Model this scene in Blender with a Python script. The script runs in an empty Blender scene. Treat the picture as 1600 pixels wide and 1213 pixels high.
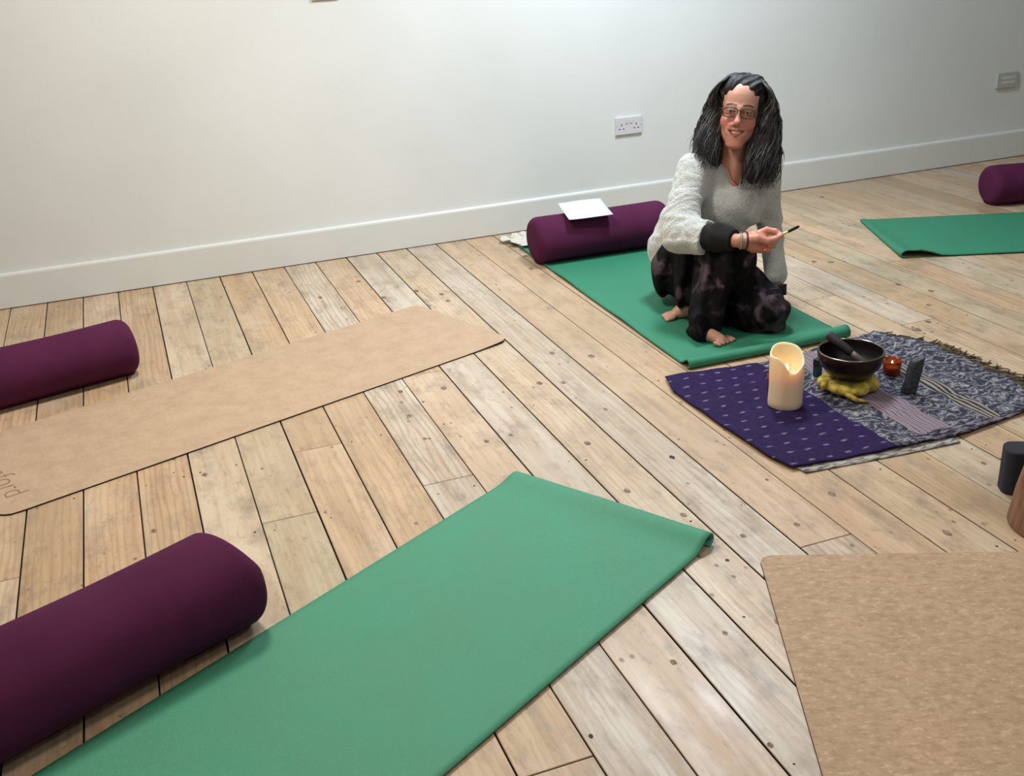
import bpy, bmesh, math, random
import numpy as np
from mathutils import Vector, Matrix, Euler
random.seed(7); np.random.seed(7)
PI = math.pi
scn = bpy.context.scene
COL = scn.collection

# ------------------------------------------------------------------ camera
YAW, PITCH, ROLL, FPX = 0.334823, 0.410262, -0.057889, 1660.0
cam_h = 1.42
fw = Vector((math.sin(YAW)*math.cos(PITCH), math.cos(YAW)*math.cos(PITCH), -math.sin(PITCH)))
r0 = Vector((math.cos(YAW), -math.sin(YAW), 0)); u0 = r0.cross(fw)
rt = r0*math.cos(ROLL)+u0*math.sin(ROLL); up = u0*math.cos(ROLL)-r0*math.sin(ROLL)
cd = bpy.data.cameras.new('camera'); cam = bpy.data.objects.new('camera', cd); COL.objects.link(cam)
cd.sensor_fit = 'HORIZONTAL'; cd.sensor_width = 36; cd.lens = FPX/1600*36
cd.clip_start = .05; cd.clip_end = 60
M = Matrix((rt, up, -fw)).transposed().to_4x4(); M.translation = (0, 0, cam_h)
cam.matrix_world = M
scn.camera = cam

# ------------------------------------------------------------------ colour management, world, lights
vs = scn.view_settings
vs.view_transform = 'Standard'; vs.look = 'None'; vs.gamma = 1; vs.exposure = 0.0; vs.use_curve_mapping = False
w = bpy.data.worlds.new('world'); scn.world = w; w.use_nodes = True
w.node_tree.nodes['Background'].inputs[0].default_value = (.75, .85, 1, 1)
w.node_tree.nodes['Background'].inputs[1].default_value = .6

def area(name, loc, size, power, col, rot=(0, 0, 0), spread=180, size_y=None):
    l = bpy.data.lights.new(name, 'AREA'); l.energy = power; l.color = col; l.size = size
    if size_y: l.shape = 'RECTANGLE'; l.size_y = size_y
    else: l.shape = 'DISK'
    l.spread = math.radians(spread)
    o = bpy.data.objects.new(name, l); COL.objects.link(o); o.location = loc; o.rotation_euler = rot
    return o
CEIL = 2.62
LIGHTS = [  # x, y, power, colour
    (2.25, 3.85, 61, (.80, .91, 1)),
    (.4, 3.3, 46, (1, .91, .79)),
    (-.3, .7, 15, (1, .87, .72)),  # fill lamp, added to brighten the left foreground
    (2.2, .8, 13, (.85, .93, 1)),  # fill lamp, added to lift the floor at lower right
]
for x, y, p, c in LIGHTS:
    area('ceiling_lamp_light', (x, y, CEIL-.075), .5, p, c)

# ------------------------------------------------------------------ helpers
def srgb(r, g, b):
    f = lambda c: (c/255/12.92) if c/255 <= .04045 else ((c/255+.055)/1.055)**2.4
    return (f(r), f(g), f(b), 1)

def mat(name, base=(200, 200, 200), rough=.6, **kw):
    m = bpy.data.materials.new(name); m.use_nodes = True
    b = m.node_tree.nodes['Principled BSDF']
    b.inputs['Base Color'].default_value = srgb(*base); b.inputs['Roughness'].default_value = rough
    for k, v in kw.items(): b.inputs[k.replace('_', ' ')].default_value = v
    return m

class NT:
    """small node-tree writer"""
    def __init__(s, m): s.m = m; s.t = m.node_tree; s.b = s.t.nodes['Principled BSDF']
    def n(s, typ, **kw):
        o = s.t.nodes.new(typ)
        for k, v in kw.items():
            if k.startswith('i_'):
                key = k[2:].replace('_', ' ')
                o.inputs[int(key) if key.isdigit() else key].default_value = v
            else: setattr(o, k, v)
        return o
    def l(s, a, b): s.t.links.new(a, b)
    def coords(s, scale=(1, 1, 1), kind='Object', rot=(0, 0, 0), loc=(0, 0, 0)):
        tc = s.n('ShaderNodeTexCoord'); mp = s.n('ShaderNodeMapping')
        mp.inputs['Scale'].default_value = scale; mp.inputs['Rotation'].default_value = rot; mp.inputs['Location'].default_value = loc
        s.l(tc.outputs[kind], mp.inputs['Vector']); return mp.outputs[0]
    def noise(s, vec, scale, detail=4, rough=.5, dist=0):
        o = s.n('ShaderNodeTexNoise'); o.inputs['Scale'].default_value = scale; o.inputs['Detail'].default_value = detail
        o.inputs['Roughness'].default_value = rough; o.inputs['Distortion'].default_value = dist
        if vec is not None: s.l(vec, o.inputs['Vector'])
        return o.outputs[0]
    def ramp(s, fac, stops, interp='LINEAR'):
        o = s.n('ShaderNodeValToRGB'); e = o.color_ramp.elements; o.color_ramp.interpolation = interp
        while len(e) < len(stops): e.new(.5)
        for k, (p, c) in enumerate(stops):
            e[k].position = p; e[k].color = c if len(c) == 4 else srgb(*c)
        s.l(fac, o.inputs[0]); return o.outputs[0]
    def gray(s, fac, a, b, lo=0, hi=1):
        o = s.n('ShaderNodeMapRange'); o.inputs[1].default_value = a; o.inputs[2].default_value = b
        o.inputs[3].default_value = lo; o.inputs[4].default_value = hi
        s.l(fac, o.inputs[0]); return o.outputs[0]
    def math(s, op, a, b=None, clamp=False):
        o = s.n('ShaderNodeMath', operation=op, use_clamp=clamp)
        for i, v in enumerate((a, b)):
            if v is None: continue
            if isinstance(v, (int, float)): o.inputs[i].default_value = v
            else: s.l(v, o.inputs[i])
        return o.outputs[0]
    def mix(s, fac, a, b, blend='MIX'):
        o = s.n('ShaderNodeMix', data_type='RGBA', blend_type=blend)
        if isinstance(fac, (int, float)): o.inputs[0].default_value = fac
        else: s.l(fac, o.inputs[0])
        for i, v in ((6, a), (7, b)):
            if isinstance(v, tuple): o.inputs[i].default_value = v
            else: s.l(v, o.inputs[i])
        return o.outputs[2]
    def bump(s, h, strength=.3, dist=.002):
        o = s.n('ShaderNodeBump'); o.inputs['Strength'].default_value = strength; o.inputs['Distance'].default_value = dist
        s.l(h, o.inputs['Height']); s.l(o.outputs[0], s.b.inputs['Normal']); return o
    def color(s, c): s.l(c, s.b.inputs['Base Color'])

def obj(name, me_or_bm, material=None, parent=None, smooth=False, loc=None, rot=None):
    if isinstance(me_or_bm, bmesh.types.BMesh):
        bmesh.ops.recalc_face_normals(me_or_bm, faces=me_or_bm.faces)
        me = bpy.data.meshes.new(name); me_or_bm.to_mesh(me); me_or_bm.free()
    else: me = me_or_bm
    o = bpy.data.objects.new(name, me); COL.objects.link(o)
    if material is not None:
        for m in (material if isinstance(material, (list, tuple)) else [material]): me.materials.append(m)
    if smooth:
        for p in me.polygons: p.use_smooth = True
    if parent is not None: o.parent = parent
    if loc is not None: o.location = loc
    if rot is not None: o.rotation_euler = rot
    return o

def empty(name, loc, rz=0, rot=None):
    o = bpy.data.objects.new(name, None); COL.objects.link(o); o.empty_display_size = .1
    o.location = loc; o.rotation_euler = rot or (0, 0, rz); return o

def tag(o, label=None, cat=None, group=None, kind=None):
    if label: o['label'] = label
    if cat: o['category'] = cat
    if group: o['group'] = group
    if kind: o['kind'] = kind
    return o

def add_box(bm, lo, hi, bevel=0, mi=0):
    vs_ = [bm.verts.new((x, y, z)) for x in (lo[0], hi[0]) for y in (lo[1], hi[1]) for z in (lo[2], hi[2])]
    f = [(0, 1, 3, 2), (4, 6, 7, 5), (0, 4, 5, 1), (2, 3, 7, 6), (0, 2, 6, 4), (1, 5, 7, 3)]
    fs = [bm.faces.new([vs_[i] for i in q]) for q in f]
    for x in fs: x.material_index = mi
    if bevel:
        es = {e for x in fs for e in x.edges}
        r = bmesh.ops.bevel(bm, geom=list(es), offset=bevel, segments=2, affect='EDGES', profile=.6)
        for x in r['faces']: x.material_index = mi
    return fs

def box(name, lo, hi, m, bevel=0, parent=None, kind=None):
    bm = bmesh.new(); add_box(bm, lo, hi, bevel)
    o = obj(name, bm, m, parent)
    if kind: o['kind'] = kind
    return o

def add_lathe(bm, prof, n=48, mi=0, wob=None):
    """prof = [(r,z)...]; closes on the axis when r==0"""
    rings = []
    for r, z in prof:
        if r < 1e-6: rings.append([bm.verts.new((0, 0, z))])
        else: rings.append([bm.verts.new((r*math.cos(2*PI*k/n), r*math.sin(2*PI*k/n), z if wob is None else z+wob(2*PI*k/n, r, z))) for k in range(n)])
    for a, b in zip(rings, rings[1:]):
        for k in range(n):
            k2 = (k+1) % n
            if len(a) == 1 and len(b) == 1: continue
            if len(a) == 1: f = bm.faces.new((a[0], b[k], b[k2]))
            elif len(b) == 1: f = bm.faces.new((a[k], b[0], a[k2]))
            else: f = bm.faces.new((a[k], b[k], b[k2], a[k2]))
            f.material_index = mi; f.smooth = True

def add_tube(bm, pts, rad, n=8, mi=0, cap=True):
    pts = [Vector(p) for p in pts]; rads = rad if isinstance(rad, (list, tuple)) else [rad]*len(pts)
    rings = []; prev = None
    for i, p in enumerate(pts):
        t = (pts[min(i+1, len(pts)-1)]-pts[max(i-1, 0)]).normalized()
        if prev is None:
            a = Vector((0, 0, 1)) if abs(t.z) < .9 else Vector((1, 0, 0)); x = t.cross(a).normalized()
        else: x = (prev-t*prev.dot(t)).normalized()
        prev = x; y = t.cross(x)
        rings.append([bm.verts.new(p+(x*math.cos(2*PI*k/n)+y*math.sin(2*PI*k/n))*rads[i]) for k in range(n)])
    for a, b in zip(rings, rings[1:]):
        for k in range(n):
            f = bm.faces.new((a[k], a[(k+1) % n], b[(k+1) % n], b[k])); f.material_index = mi; f.smooth = True
    if cap:
        for rg in (rings[0], rings[-1]):
            f = bm.faces.new(rg); f.material_index = mi; f.smooth = True

# ------------------------------------------------------------------ room materials
WALLY = 4.935
XL, XR, YB = -2.4, 6.4, -2.0

m_wall = mat('white_wall_paint', (226, 227, 224), .75)
n = NT(m_wall); c = n.coords()
n.color(n.mix(n.gray(n.noise(c, 1.3, 3), .35, .7), srgb(225, 229, 230), srgb(217, 221, 221)))
n.bump(n.noise(c, 90, 4, .6), .18, .002)
m_skirt = mat('white_gloss_skirting', (219, 223, 222), .42)
m_ceiling = mat('white_ceiling_paint', (225, 225, 222), .8)

m_floor = mat('old_pine_boards', (200, 170, 140), .5)
n = NT(m_floor)
at = n.n('ShaderNodeAttribute', attribute_name='board'); sep = n.n('ShaderNodeSeparateColor'); n.l(at.outputs['Color'], sep.inputs[0])
R_, G_, B_ = sep.outputs
tc = n.n('ShaderNodeTexCoord')
off = n.n('ShaderNodeCombineXYZ'); n.l(n.math('MULTIPLY', R_, 31.), off.inputs[0]); n.l(n.math('MULTIPLY', G_, 47.), off.inputs[1])
add = n.n('ShaderNodeVectorMath', operation='ADD'); n.l(tc.outputs['Object'], add.inputs[0]); n.l(off.outputs[0], add.inputs[1])
def mapped(sc):
    mp = n.n('ShaderNodeMapping'); mp.inputs['Scale'].default_value = sc; n.l(add.outputs[0], mp.inputs['Vector']); return mp.outputs[0]
base = n.ramp(R_, [(0, (178, 152, 120)), (.2, (202, 172, 138)), (.38, (210, 191, 166)), (.52, (202, 193, 180)), (.68, (206, 172, 138)), (.85, (204, 181, 152)), (1, (190, 178, 150))])
# long soft streaks and fine cathedral grain along the board
g1 = n.noise(mapped((26, 1.6, 26)), 1, 5, .6, .6)
wv = n.n('ShaderNodeTexWave', wave_type='BANDS', bands_direction='X'); n.l(mapped((1, .16, 1)), wv.inputs['Vector'])
wv.inputs['Scale'].default_value = 16; wv.inputs['Distortion'].default_value = 9; wv.inputs['Detail'].default_value = 3; wv.inputs['Detail Scale'].default_value = .8
c1 = n.mix(n.gray(g1, .40, .68, 0, .62), base, srgb(164, 132, 100))
c1 = n.mix(n.math('MULTIPLY', n.gray(wv.outputs['Fac'], .55, 1, 0, .5), G_), c1, srgb(150, 112, 78))
# pale scrubbed patches, grey dirt and yellow age
c1 = n.mix(n.gray(n.noise(mapped((2.6, 1.4, 1)), 1.6, 4, .6), .5, .74, 0, .4), c1, srgb(218, 208, 192))
c1 = n.mix(n.gray(n.noise(mapped((7, 3.2, 1)), 1.9, 6, .68), .50, .74, 0, .8), c1, srgb(132, 118, 104))
c1 = n.mix(n.gray(n.noise(mapped((30, 9, 1)), 1.4, 4, .7), .55, .75, 0, .6), c1, srgb(122, 98, 76))
# knots
vo = n.n('ShaderNodeTexVoronoi', feature='F1'); n.l(mapped((6.0, 3.0, 1)), vo.inputs['Vector']); vo.inputs['Scale'].default_value = 1; vo.inputs['Randomness'].default_value = 1
kk = n.math('MULTIPLY', n.gray(vo.outputs['Distance'], .035, .075, 1, 0), n.gray(n.noise(mapped((1, 1, 1)), 3, 0), .54, .6, 0, 1))
c1 = n.mix(n.math('MULTIPLY', kk, .6), c1, srgb(124, 100, 78))
v2 = n.n('ShaderNodeTexVoronoi', feature='F1'); n.l(mapped((26, 17, 1)), v2.inputs['Vector']); v2.inputs['Scale'].default_value = 1
c1 = n.mix(n.math('MULTIPLY', n.gray(v2.outputs['Distance'], .1, .16, .8, 0), n.gray(n.noise(mapped((4, 4, 1)), 1, 0), .58, .62)), c1, srgb(96, 74, 52))
# broad worn / mucky areas over the whole floor
big = n.noise(n.coords((1, 1, 1)), .9, 3, .5)
c1 = n.mix(n.gray(big, .42, .66, 0, .5), c1, srgb(166, 146, 120))
n.color(c1)
n.l(n.gray(n.noise(mapped((9, 2, 1)), 2, 3), .3, .7, .31, .48), n.b.inputs['Roughness'])
n.bump(n.math('ADD', g1, n.math('MULTIPLY', n.noise(mapped((80, 8, 1)), 1, 3), .4)), .25, .003)
m_gap = mat('dark_board_gap', (34, 25, 20), .9)
m_knot = mat('dark_wood_knot', (122, 100, 82), .6); n2 = NT(m_knot); n2.color(n2.mix(n2.gray(n2.noise(n2.coords(), 60, 3, .6), .4, .62), srgb(150, 122, 98), srgb(92, 74, 60)))
m_nail = mat('dark_nail_hole', (40, 30, 26), .7)

# ------------------------------------------------------------------ floor: boards run away from the camera, 15 cm wide
def build_floor():
    bm = bmesh.new(); lay = bm.loops.layers.float_color.new('board')
    W_ = .1495; x00 = .0125
    joints = {-4: [2.55], 1: [2.547], 2: [2.932], 3: [1.412], 4: [2.558, 4.4], 5: [3.344], 6: [1.9], 8: [1.78], 9: [1.85], 11: [4.4], 14: [2.0], 16: [3.353, 1.7], 17: [2.96], 20: [3.6], 23: [4.1], -2: [1.1, 3.95]}
    tint = {-3: .16, -2: .66, -1: .2, 0: .42, 1: .98, 2: .22, 3: .2, 4: .5, 5: .66, 6: .5, 7: .4, 8: .48, 9: .64, 10: .7, 11: .3, 12: .2, 13: .45}
    k0 = int((XL-x00)/W_)-1; k1 = int((XR-x00)/W_)+1
    rnd = random.Random(11)
    for k in range(k0, k1):
        ga = rnd.choice((.0012, .0018, .0022, .0026, .0028))
        xa = max(x00+k*W_+ga, XL); xb = min(x00+(k+1)*W_-.0016, XR)
        if xb-xa < .02: continue
        ys = [YB]+sorted(joints.get(k, [rnd.uniform(-1, .6)]))+[WALLY]
        for a, b in zip(ys, ys[1:]):
            g = .0012; ya = a+(g if a > YB else 0); yb = b-(g if b < WALLY else 0)
            col = (min(1, max(0, tint.get(k, rnd.random())+rnd.uniform(-.05, .05))), rnd.random(), rnd.random(), 1)
            e = .0014; dz = rnd.uniform(-.0006, .0006)
            lo = [bm.verts.new(v) for v in ((xa, ya, -.02), (xb, ya, -.02), (xb, yb, -.02), (xa, yb, -.02))]
            mi = [bm.verts.new(v) for v in ((xa, ya, -.0016), (xb, ya, -.0016), (xb, yb, -.0016), (xa, yb, -.0016))]
            tp = [bm.verts.new(v) for v in ((xa+e, ya+e, dz*.5), (xb-e, ya+e, dz*.5), (xb-e, yb-e, dz*.5), (xa+e, yb-e, dz*.5))]
            fs = [bm.faces.new(tp)]
            for i in range(4):
                j = (i+1) % 4
                fs.append(bm.faces.new((lo[i], lo[j], mi[j], mi[i]))); fs.append(bm.faces.new((mi[i], mi[j], tp[j], tp[i])))
            fs[1].material_index = fs[3].material_index = fs[5].material_index = fs[7].material_index = 1
            for f in fs:
                for lp in f.loops: lp[lay] = col
            # nail holes in pairs over the joists
            y = -1.7
            while y < WALLY:
                if ya+.03 < y < yb-.03:
                    for xx in (xa+.022, xb-.022):
                        if rnd.random() < .42: disc(bm, xx+rnd.uniform(-.006, .006), y+rnd.uniform(-.012, .012), rnd.uniform(.0022, .0036), 3, lay, 1)
                y += .42
    # the larger knots seen in the boards
    K = [(1.309, 2.404, .010, 3), (1.172, 1.876, .006, 3), (1.108, 2.285, .011, 2), (1.145, 1.619, .010, 2), (1.129, 2.594, .012, 2), (1.278, 2.787, .009, 2),
         (1.716, 1.755, .012, 2), (1.584, 2.035, .012, 2), (.944, 2.75, .008, 2), (.865, 3.189, .013, 2), (1.313, 3.311, .013, 2), (1.425, 3.217, .015, 2),
         (1.17, 3.078, .013, 2), (.699, 2.843, .009, 2), (.726, 3.23, .011, 2), (.705, 3.142, .009, 2), (.771, 3.113, .006, 2), (3.454, 4.71, .013, 2), (2.847, 3.338, .014, 2),
         (2.903, 3.212, .014, 2), (2.785, 3.085, .012, 2), (2.572, 2.899, .02, 2), (2.66, 2.943, .014, 2), (2.799, 3.723, .014, 2), (2.744, 3.767, .014, 2), (2.05, 1.998, .008, 2),
         (1.475, 2.174, .006, 2), (1.413, 1.943, .009, 2), (.873, 1.591, .008, 2), (.049, 2.907, .01, 2), (-.11, 2.636, .009, 2), (.701, 3.027, .011, 2), (.863, 2.742, .009, 2),
         (1.182, 2.107, .01, 2), (1.264, 1.954, .009, 2), (.876, 4.518, .014, 2), (.923, 4.239, .014, 2), (1.154, 4.157, .013, 2), (1.069, 4.254, .016, 2), (1.153, 4.062, .014, 2),
         (.676, 4.379, .012, 2), (1.67, 4.5, .012, 2), (1.621, 4.303, .014, 2), (1.02, 1.632, .007, 2), (1.243, 3.046, .011, 2), (.92, 1.304, .007, 2), (.626, 1.46, .006, 3)]
    for x, y, r, mi_ in K: disc(bm, x, y, r*.78, mi_, lay, 1.45)
    add_box(bm, (XL, YB, -.06), (XR, WALLY+.02, -.012), mi=1)
    return bm
def disc(bm, x, y, r, mi_, lay, asp=1.):
    n_ = 12 if r > .005 else 7
    vs_ = [bm.verts.new((x+r*math.cos(2*PI*k/n_)*(1+.15*math.sin(3*k+x*50)), y+asp*r*math.sin(2*PI*k/n_)*(1+.15*math.cos(2*k+y*50)), .0006)) for k in range(n_)]
    f = bm.faces.new(vs_); f.material_index = mi_
    for lp in f.loops: lp[lay] = (.5, .5, .5, 1)
bmf = build_floor()
me = bpy.data.meshes.new('floor'); bmf.to_mesh(me); bmf.free()
floor = obj('floor', me, [m_floor, m_gap, m_knot, m_nail]); floor['kind'] = 'structure'

# ------------------------------------------------------------------ walls, ceiling, skirting
box('wall_back', (XL-.1, WALLY, -.06), (XR+.1, WALLY+.12, CEIL+.05), m_wall, kind='structure')
box('wall_left', (XL-.12, YB-.1, -.06), (XL, WALLY, CEIL+.05), m_wall, kind='structure')
box('wall_right', (XR, YB-.1, -.06), (XR+.12, WALLY, CEIL+.05), m_wall, kind='structure')
box('wall_front', (XL-.1, YB-.12, -.06), (XR+.1, YB, CEIL+.05), m_wall, kind='structure')
box('ceiling', (XL-.1, YB-.1, CEIL), (XR+.1, WALLY+.1, CEIL+.08), m_ceiling, kind='structure')
def skirting():
    bm = bmesh.new(); H = .156; T = .018
    prof = [(0, .0045), (-T, .0045), (-T, H-.012), (-T+.002, H-.005), (-T+.006, H-.001), (-T+.010, H), (0, H)]
    for xa, xb in ((XL, 4.62), (4.6215, XR)):
        a = [bm.verts.new((xa, WALLY+p[0], p[1])) for p in prof]; b = [bm.verts.new((xb, WALLY+p[0], p[1])) for p in prof]
        for i in range(len(prof)-1): bm.faces.new((a[i], a[i+1], b[i+1], b[i]))
        bm.faces.new(a); bm.faces.new(b)
    return bm
sk = obj('baseboard_back', skirting(), m_skirt); sk['kind'] = 'structure'

# ceiling lamps (round opal fittings); the two nearest the camera are added fill
m_opal = mat('opal_diffuser', (245, 245, 240), .4)
b_ = m_opal.node_tree.nodes['Principled BSDF']; b_.inputs['Emission Color'].default_value = (1, .95, .88, 1); b_.inputs['Emission Strength'].default_value = 3
m_metal = mat('satin_white_metal', (230, 230, 230), .35)
for (x, y, p, c), lb in zip(LIGHTS, ('round ceiling lamp above the seated person', 'round ceiling lamp above the cork mat on the left', 'added round fill lamp nearest to the photographer on the left', 'added round fill lamp above the cork mat on the right')):
    t = tag(empty('ceiling_light', (x, y, CEIL)), lb, 'ceiling light', 'round ceiling lamps')
    bm = bmesh.new(); add_lathe(bm, [(0, 0), (.27, 0), (.27, -.03), (.255, -.035), (.25, -.03), (0, -.03)], 40); obj('frame', bm, m_metal, t)
    bm = bmesh.new(); add_lathe(bm, [(.25, -.03), (.24, -.05), (.18, -.06), (0, -.064)], 40); obj('diffuser', bm, m_opal, t)

# ------------------------------------------------------------------ wall plates
m_plastic = mat('white_plastic', (214, 214, 222), .35)
m_pin = mat('dark_socket_hole', (60, 60, 70), .6)
m_greyp = mat('grey_plastic', (178, 182, 180), .5)
def double_socket(x, z):
    t = tag(empty('wall_socket', (x, WALLY, z)), 'white double plug socket on the wall left of the seated person', 'wall socket')
    bm = bmesh.new(); add_box(bm, (-.074, -.011, -.043), (.074, 0, .043), .0025); obj('plate', bm, m_plastic, t)
    for s in (-1, 1):
        bm = bmesh.new()
        cx = s*.041
        for (a, b, w_, h_) in ((0, .012, .0045, .009), (-.011, -.008, .008, .004), (.011, -.008, .008, .004)):
            add_box(bm, (cx+a-w_/2, -.0122, b-h_/2-.006), (cx+a+w_/2, -.0112, b+h_/2-.006))
        obj('pin_holes', bm, m_pin, t)
        bm = bmesh.new(); add_box(bm, (s*.012-.0055, -.0145, .012), (s*.012+.0055, -.0105, .03), .0012); sw = obj('rocker_switch', bm, m_plastic, t)
        bm = bmesh.new(); add_box(bm, (s*.012-.0068, -.0116, .0105), (s*.012+.0068, -.0111, .0315)); obj('switch_surround', bm, m_greyp, sw)
        bm = bmesh.new()
        for zz in (-.0,):
            add_lathe(bm, [(0, 0), (.0026, 0), (.0026, .0006), (0, .0006)], 12)
        bmesh.ops.rotate(bm, verts=bm.verts, matrix=Matrix.Rotation(PI/2, 3, 'X')); bmesh.ops.translate(bm, verts=bm.verts, vec=(s*.0655, -.0112, -.0)); obj('screw', bm, m_greyp, t)
    return t
double_socket(2.42, .461)
t = tag(empty('wall_plate', (4.83, WALLY, .455)), 'small grey wall plate with two long slots above the far right skirting', 'wall plate')
bm = bmesh.new(); add_box(bm, (-.074, -.016, -.043), (.074, 0, .043), .003); obj('plate', bm, m_greyp, t)
bm = bmesh.new()
for zz in (-.012, .014): add_box(bm, (-.045, -.0172, zz-.008), (.052, -.0162, zz+.008))
obj('slot_covers', bm, mat('pale_grey_plastic', (205, 208, 205), .5), t)
t = tag(empty('switch_plate', (.955, WALLY, 1.208)), 'cream switch plate high on the wall, cut by the top edge of the photo', 'wall switch')
bm = bmesh.new(); add_box(bm, (-.06, -.01, -.043), (.06, 0, .043), .002); obj('plate', bm, mat('cream_plastic', (196, 190, 176), .5), t)
for s in (-1, 1):
    bm = bmesh.new(); add_box(bm, (s*.025-.009, -.0135, -.014), (s*.025+.009, -.0095, .014), .001); obj('rocker_switch', bm, m_plastic, t)

# ------------------------------------------------------------------ mats
def fabric_green(name, a, b):
    m = mat(name, a, .62); n = NT(m); c = n.coords()
    k = n.mix(n.gray(n.noise(c, 5, 4, .6), .35, .7), srgb(*a), srgb(*b))
    n.color(n.mix(n.gray(n.noise(c, 420, 2, .6), .4, .65, 0, .22), k, srgb(min(255, a[0]+40), min(255, a[1]+34), min(255, a[2]+34))))
    n.bump(n.noise(c, 650, 2, .5), .5, .0012); n.b.inputs['Specular IOR Level'].default_value = .35
    return m
m_green = fabric_green('green_foam_mat', (66, 146, 116), (74, 140, 112))
m_green2 = fabric_green('deep_green_foam_mat', (44, 128, 98), (50, 122, 94))

def sheet(path, width, ts, thick, amp=None, lift=None, fx=None):
    """a mat swept: path=[(s,z)] along its length, width across; amp(t) scales the path's height"""
    bm = bmesh.new(); g = []
    for t in ts:
        row = []
        for s, z in path:
            zz = z*(amp(t) if amp else 1)+(lift(s, t) if lift else 0)
            ss = s if amp is None or s < path[-1][2] else s
            row.append(bm.verts.new((t*width, s, zz+thick)))
        g.append(row)
    for a, b in zip(g, g[1:]):
        for i in range(len(path)-1): bm.faces.new((a[i], b[i], b[i+1], a[i+1]))
    return bm

def place(o, origin, direction):
    """local +Y points along direction on the floor, local X to its right"""
    o.location = (origin[0], origin[1], 0); o.rotation_euler = (0, 0, math.atan2(direction[1], direction[0])-PI/2)

def yoga_mat(name, label, m, origin, direction, width, length, heads, thick=.0045, waves=None, tail=None, group='green foam yoga mats'):
    """origin = corner; length runs along direction, width to its right.  heads = curl profile at the near-origin end, per width fraction: list of (t, rise, roll)"""
    N = 34; bm = bmesh.new(); rows = []
    LIP = [(.020, .0), (.009, .002), (.001, .009), (.002, .020), (.011, .028), (.024, .029), (.039, .023), (.056, .013), (.074, .005), (.095, .0)]
    for i in range(N+1):
        t = i/N
        kz, ks = [float(np.interp(t, [h[0] for h in heads], [h[j] for h in heads])) for j in (1, 2)]
        # turned-under lip: smooth interpolation of the lip outline
        pts = []
        for k in range(37):
            q = k/36*(len(LIP)-1); i0 = min(int(q), len(LIP)-2); f_ = q-i0
            p0, p1, p2, p3 = [LIP[max(0, min(len(LIP)-1, i0+j))] for j in (-1, 0, 1, 2)]
            cr = lambda a_, b_, c_, d_: .5*(2*b_+(c_-a_)*f_+(2*a_-5*b_+4*c_-d_)*f_*f_+(3*b_-a_-3*c_+d_)*f_**3)
            pts.append((cr(p0[0], p1[0], p2[0], p3[0])*ks, max(0, cr(p0[1], p1[1], p2[1], p3[1]))*kz))
        run = .095*ks
        K = 40
        for k in range(1, K+1): pts.append((run+(length-run)*k/K, 0))
        if tail:
            tr, trun = tail
            for j in range(len(pts)):
                dd = length-pts[j][0]
                if dd < trun: pts[j] = (pts[j][0], pts[j][1]+tr*.5*(1+math.cos(PI*dd/trun)))
        if waves:
            pts = [(s_, z_+waves(s_, t)) for s_, z_ in pts]
        rows.append([bm.verts.new((t*width, s_, max(0, z_)+thick+.0006)) for s_, z_ in pts])
    for a, b in zip(rows, rows[1:]):
        for i in range(len(a)-1): bm.faces.new((a[i], b[i], b[i+1], a[i+1]))
    o = obj(name, bm, m, smooth=True)
    if o.data.polygons[len(o.data.polygons)//2].normal.z < 0: o.data.flip_normals()
    md = o.modifiers.new('thickness', 'SOLIDIFY'); md.thickness = thick; md.offset = -1
    place(o, origin, direction)
    tag(o, label, 'yoga mat', group)
    return o
def nrm(a, b): v = Vector((b[0]-a[0], b[1]-a[1])); return v.normalized()
def right_of(d): return Vector((d[1], -d[0]))

# front green mat: short curled end from (.885,2.505) to (1.18,1.96)
d = nrm((.885, 2.505), (1.172, 1.956)); dl = Vector((d[1], -d[0]))      # length runs towards the lower left
dirv = Vector((-.868, -.497))
# width axis is the right of the length direction
o0 = Vector((1.178, 1.952)); wid = .622
o_ = Vector(o0)
def green_front():
    # local x = right of dirv; right of (-.868,-.497) = (-.497,.868) -> from the near corner to the far one
    return yoga_mat('yoga_mat', 'green foam yoga mat in the foreground with a lifted, turned-under end', m_green, o_, dirv, wid, 1.83,
        [(0, 1.0, .95), (.3, .82, 1.1), (.7, .55, 1.2), (1, .42, 1.)],
        waves=lambda s, t: .0022*math.sin(s*9+1)*math.exp(-s*2.2)*math.sin(PI*t)+.001*math.sin(4*s+3*t))
green_front()
# the person's mat: from the end at (1.68,2.97)-(2.31,2.97) to the wall
yoga_mat('yoga_mat', 'green foam yoga mat under the kneeling person, curled at its near end', m_green2, (1.665, 2.945), (.016, 1), .645, 1.83,
         [(0, .85, .7), (.5, .8, 1.), (.85, 1.1, 1.1), (1, 1.25, 1.1)],
         waves=lambda s, t: .0045*max(0, math.sin(s*11+2))*math.exp(-t*9) if s > .12 else 0)
# right-hand mat
yoga_mat('yoga_mat', 'green foam yoga mat at the far right with an upturned corner', m_green2, (3.316, 4.2), (.93, -.367), .63, 1.83,
         [(0, .15, .5), (.6, .35, 1.), (.86, .5, 1.), (1, .8, .9)],
         waves=lambda s, t: .03*math.exp(-((s-.09)/.055)**2)*max(0, (t-.86)/.14)**1.3)

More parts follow.
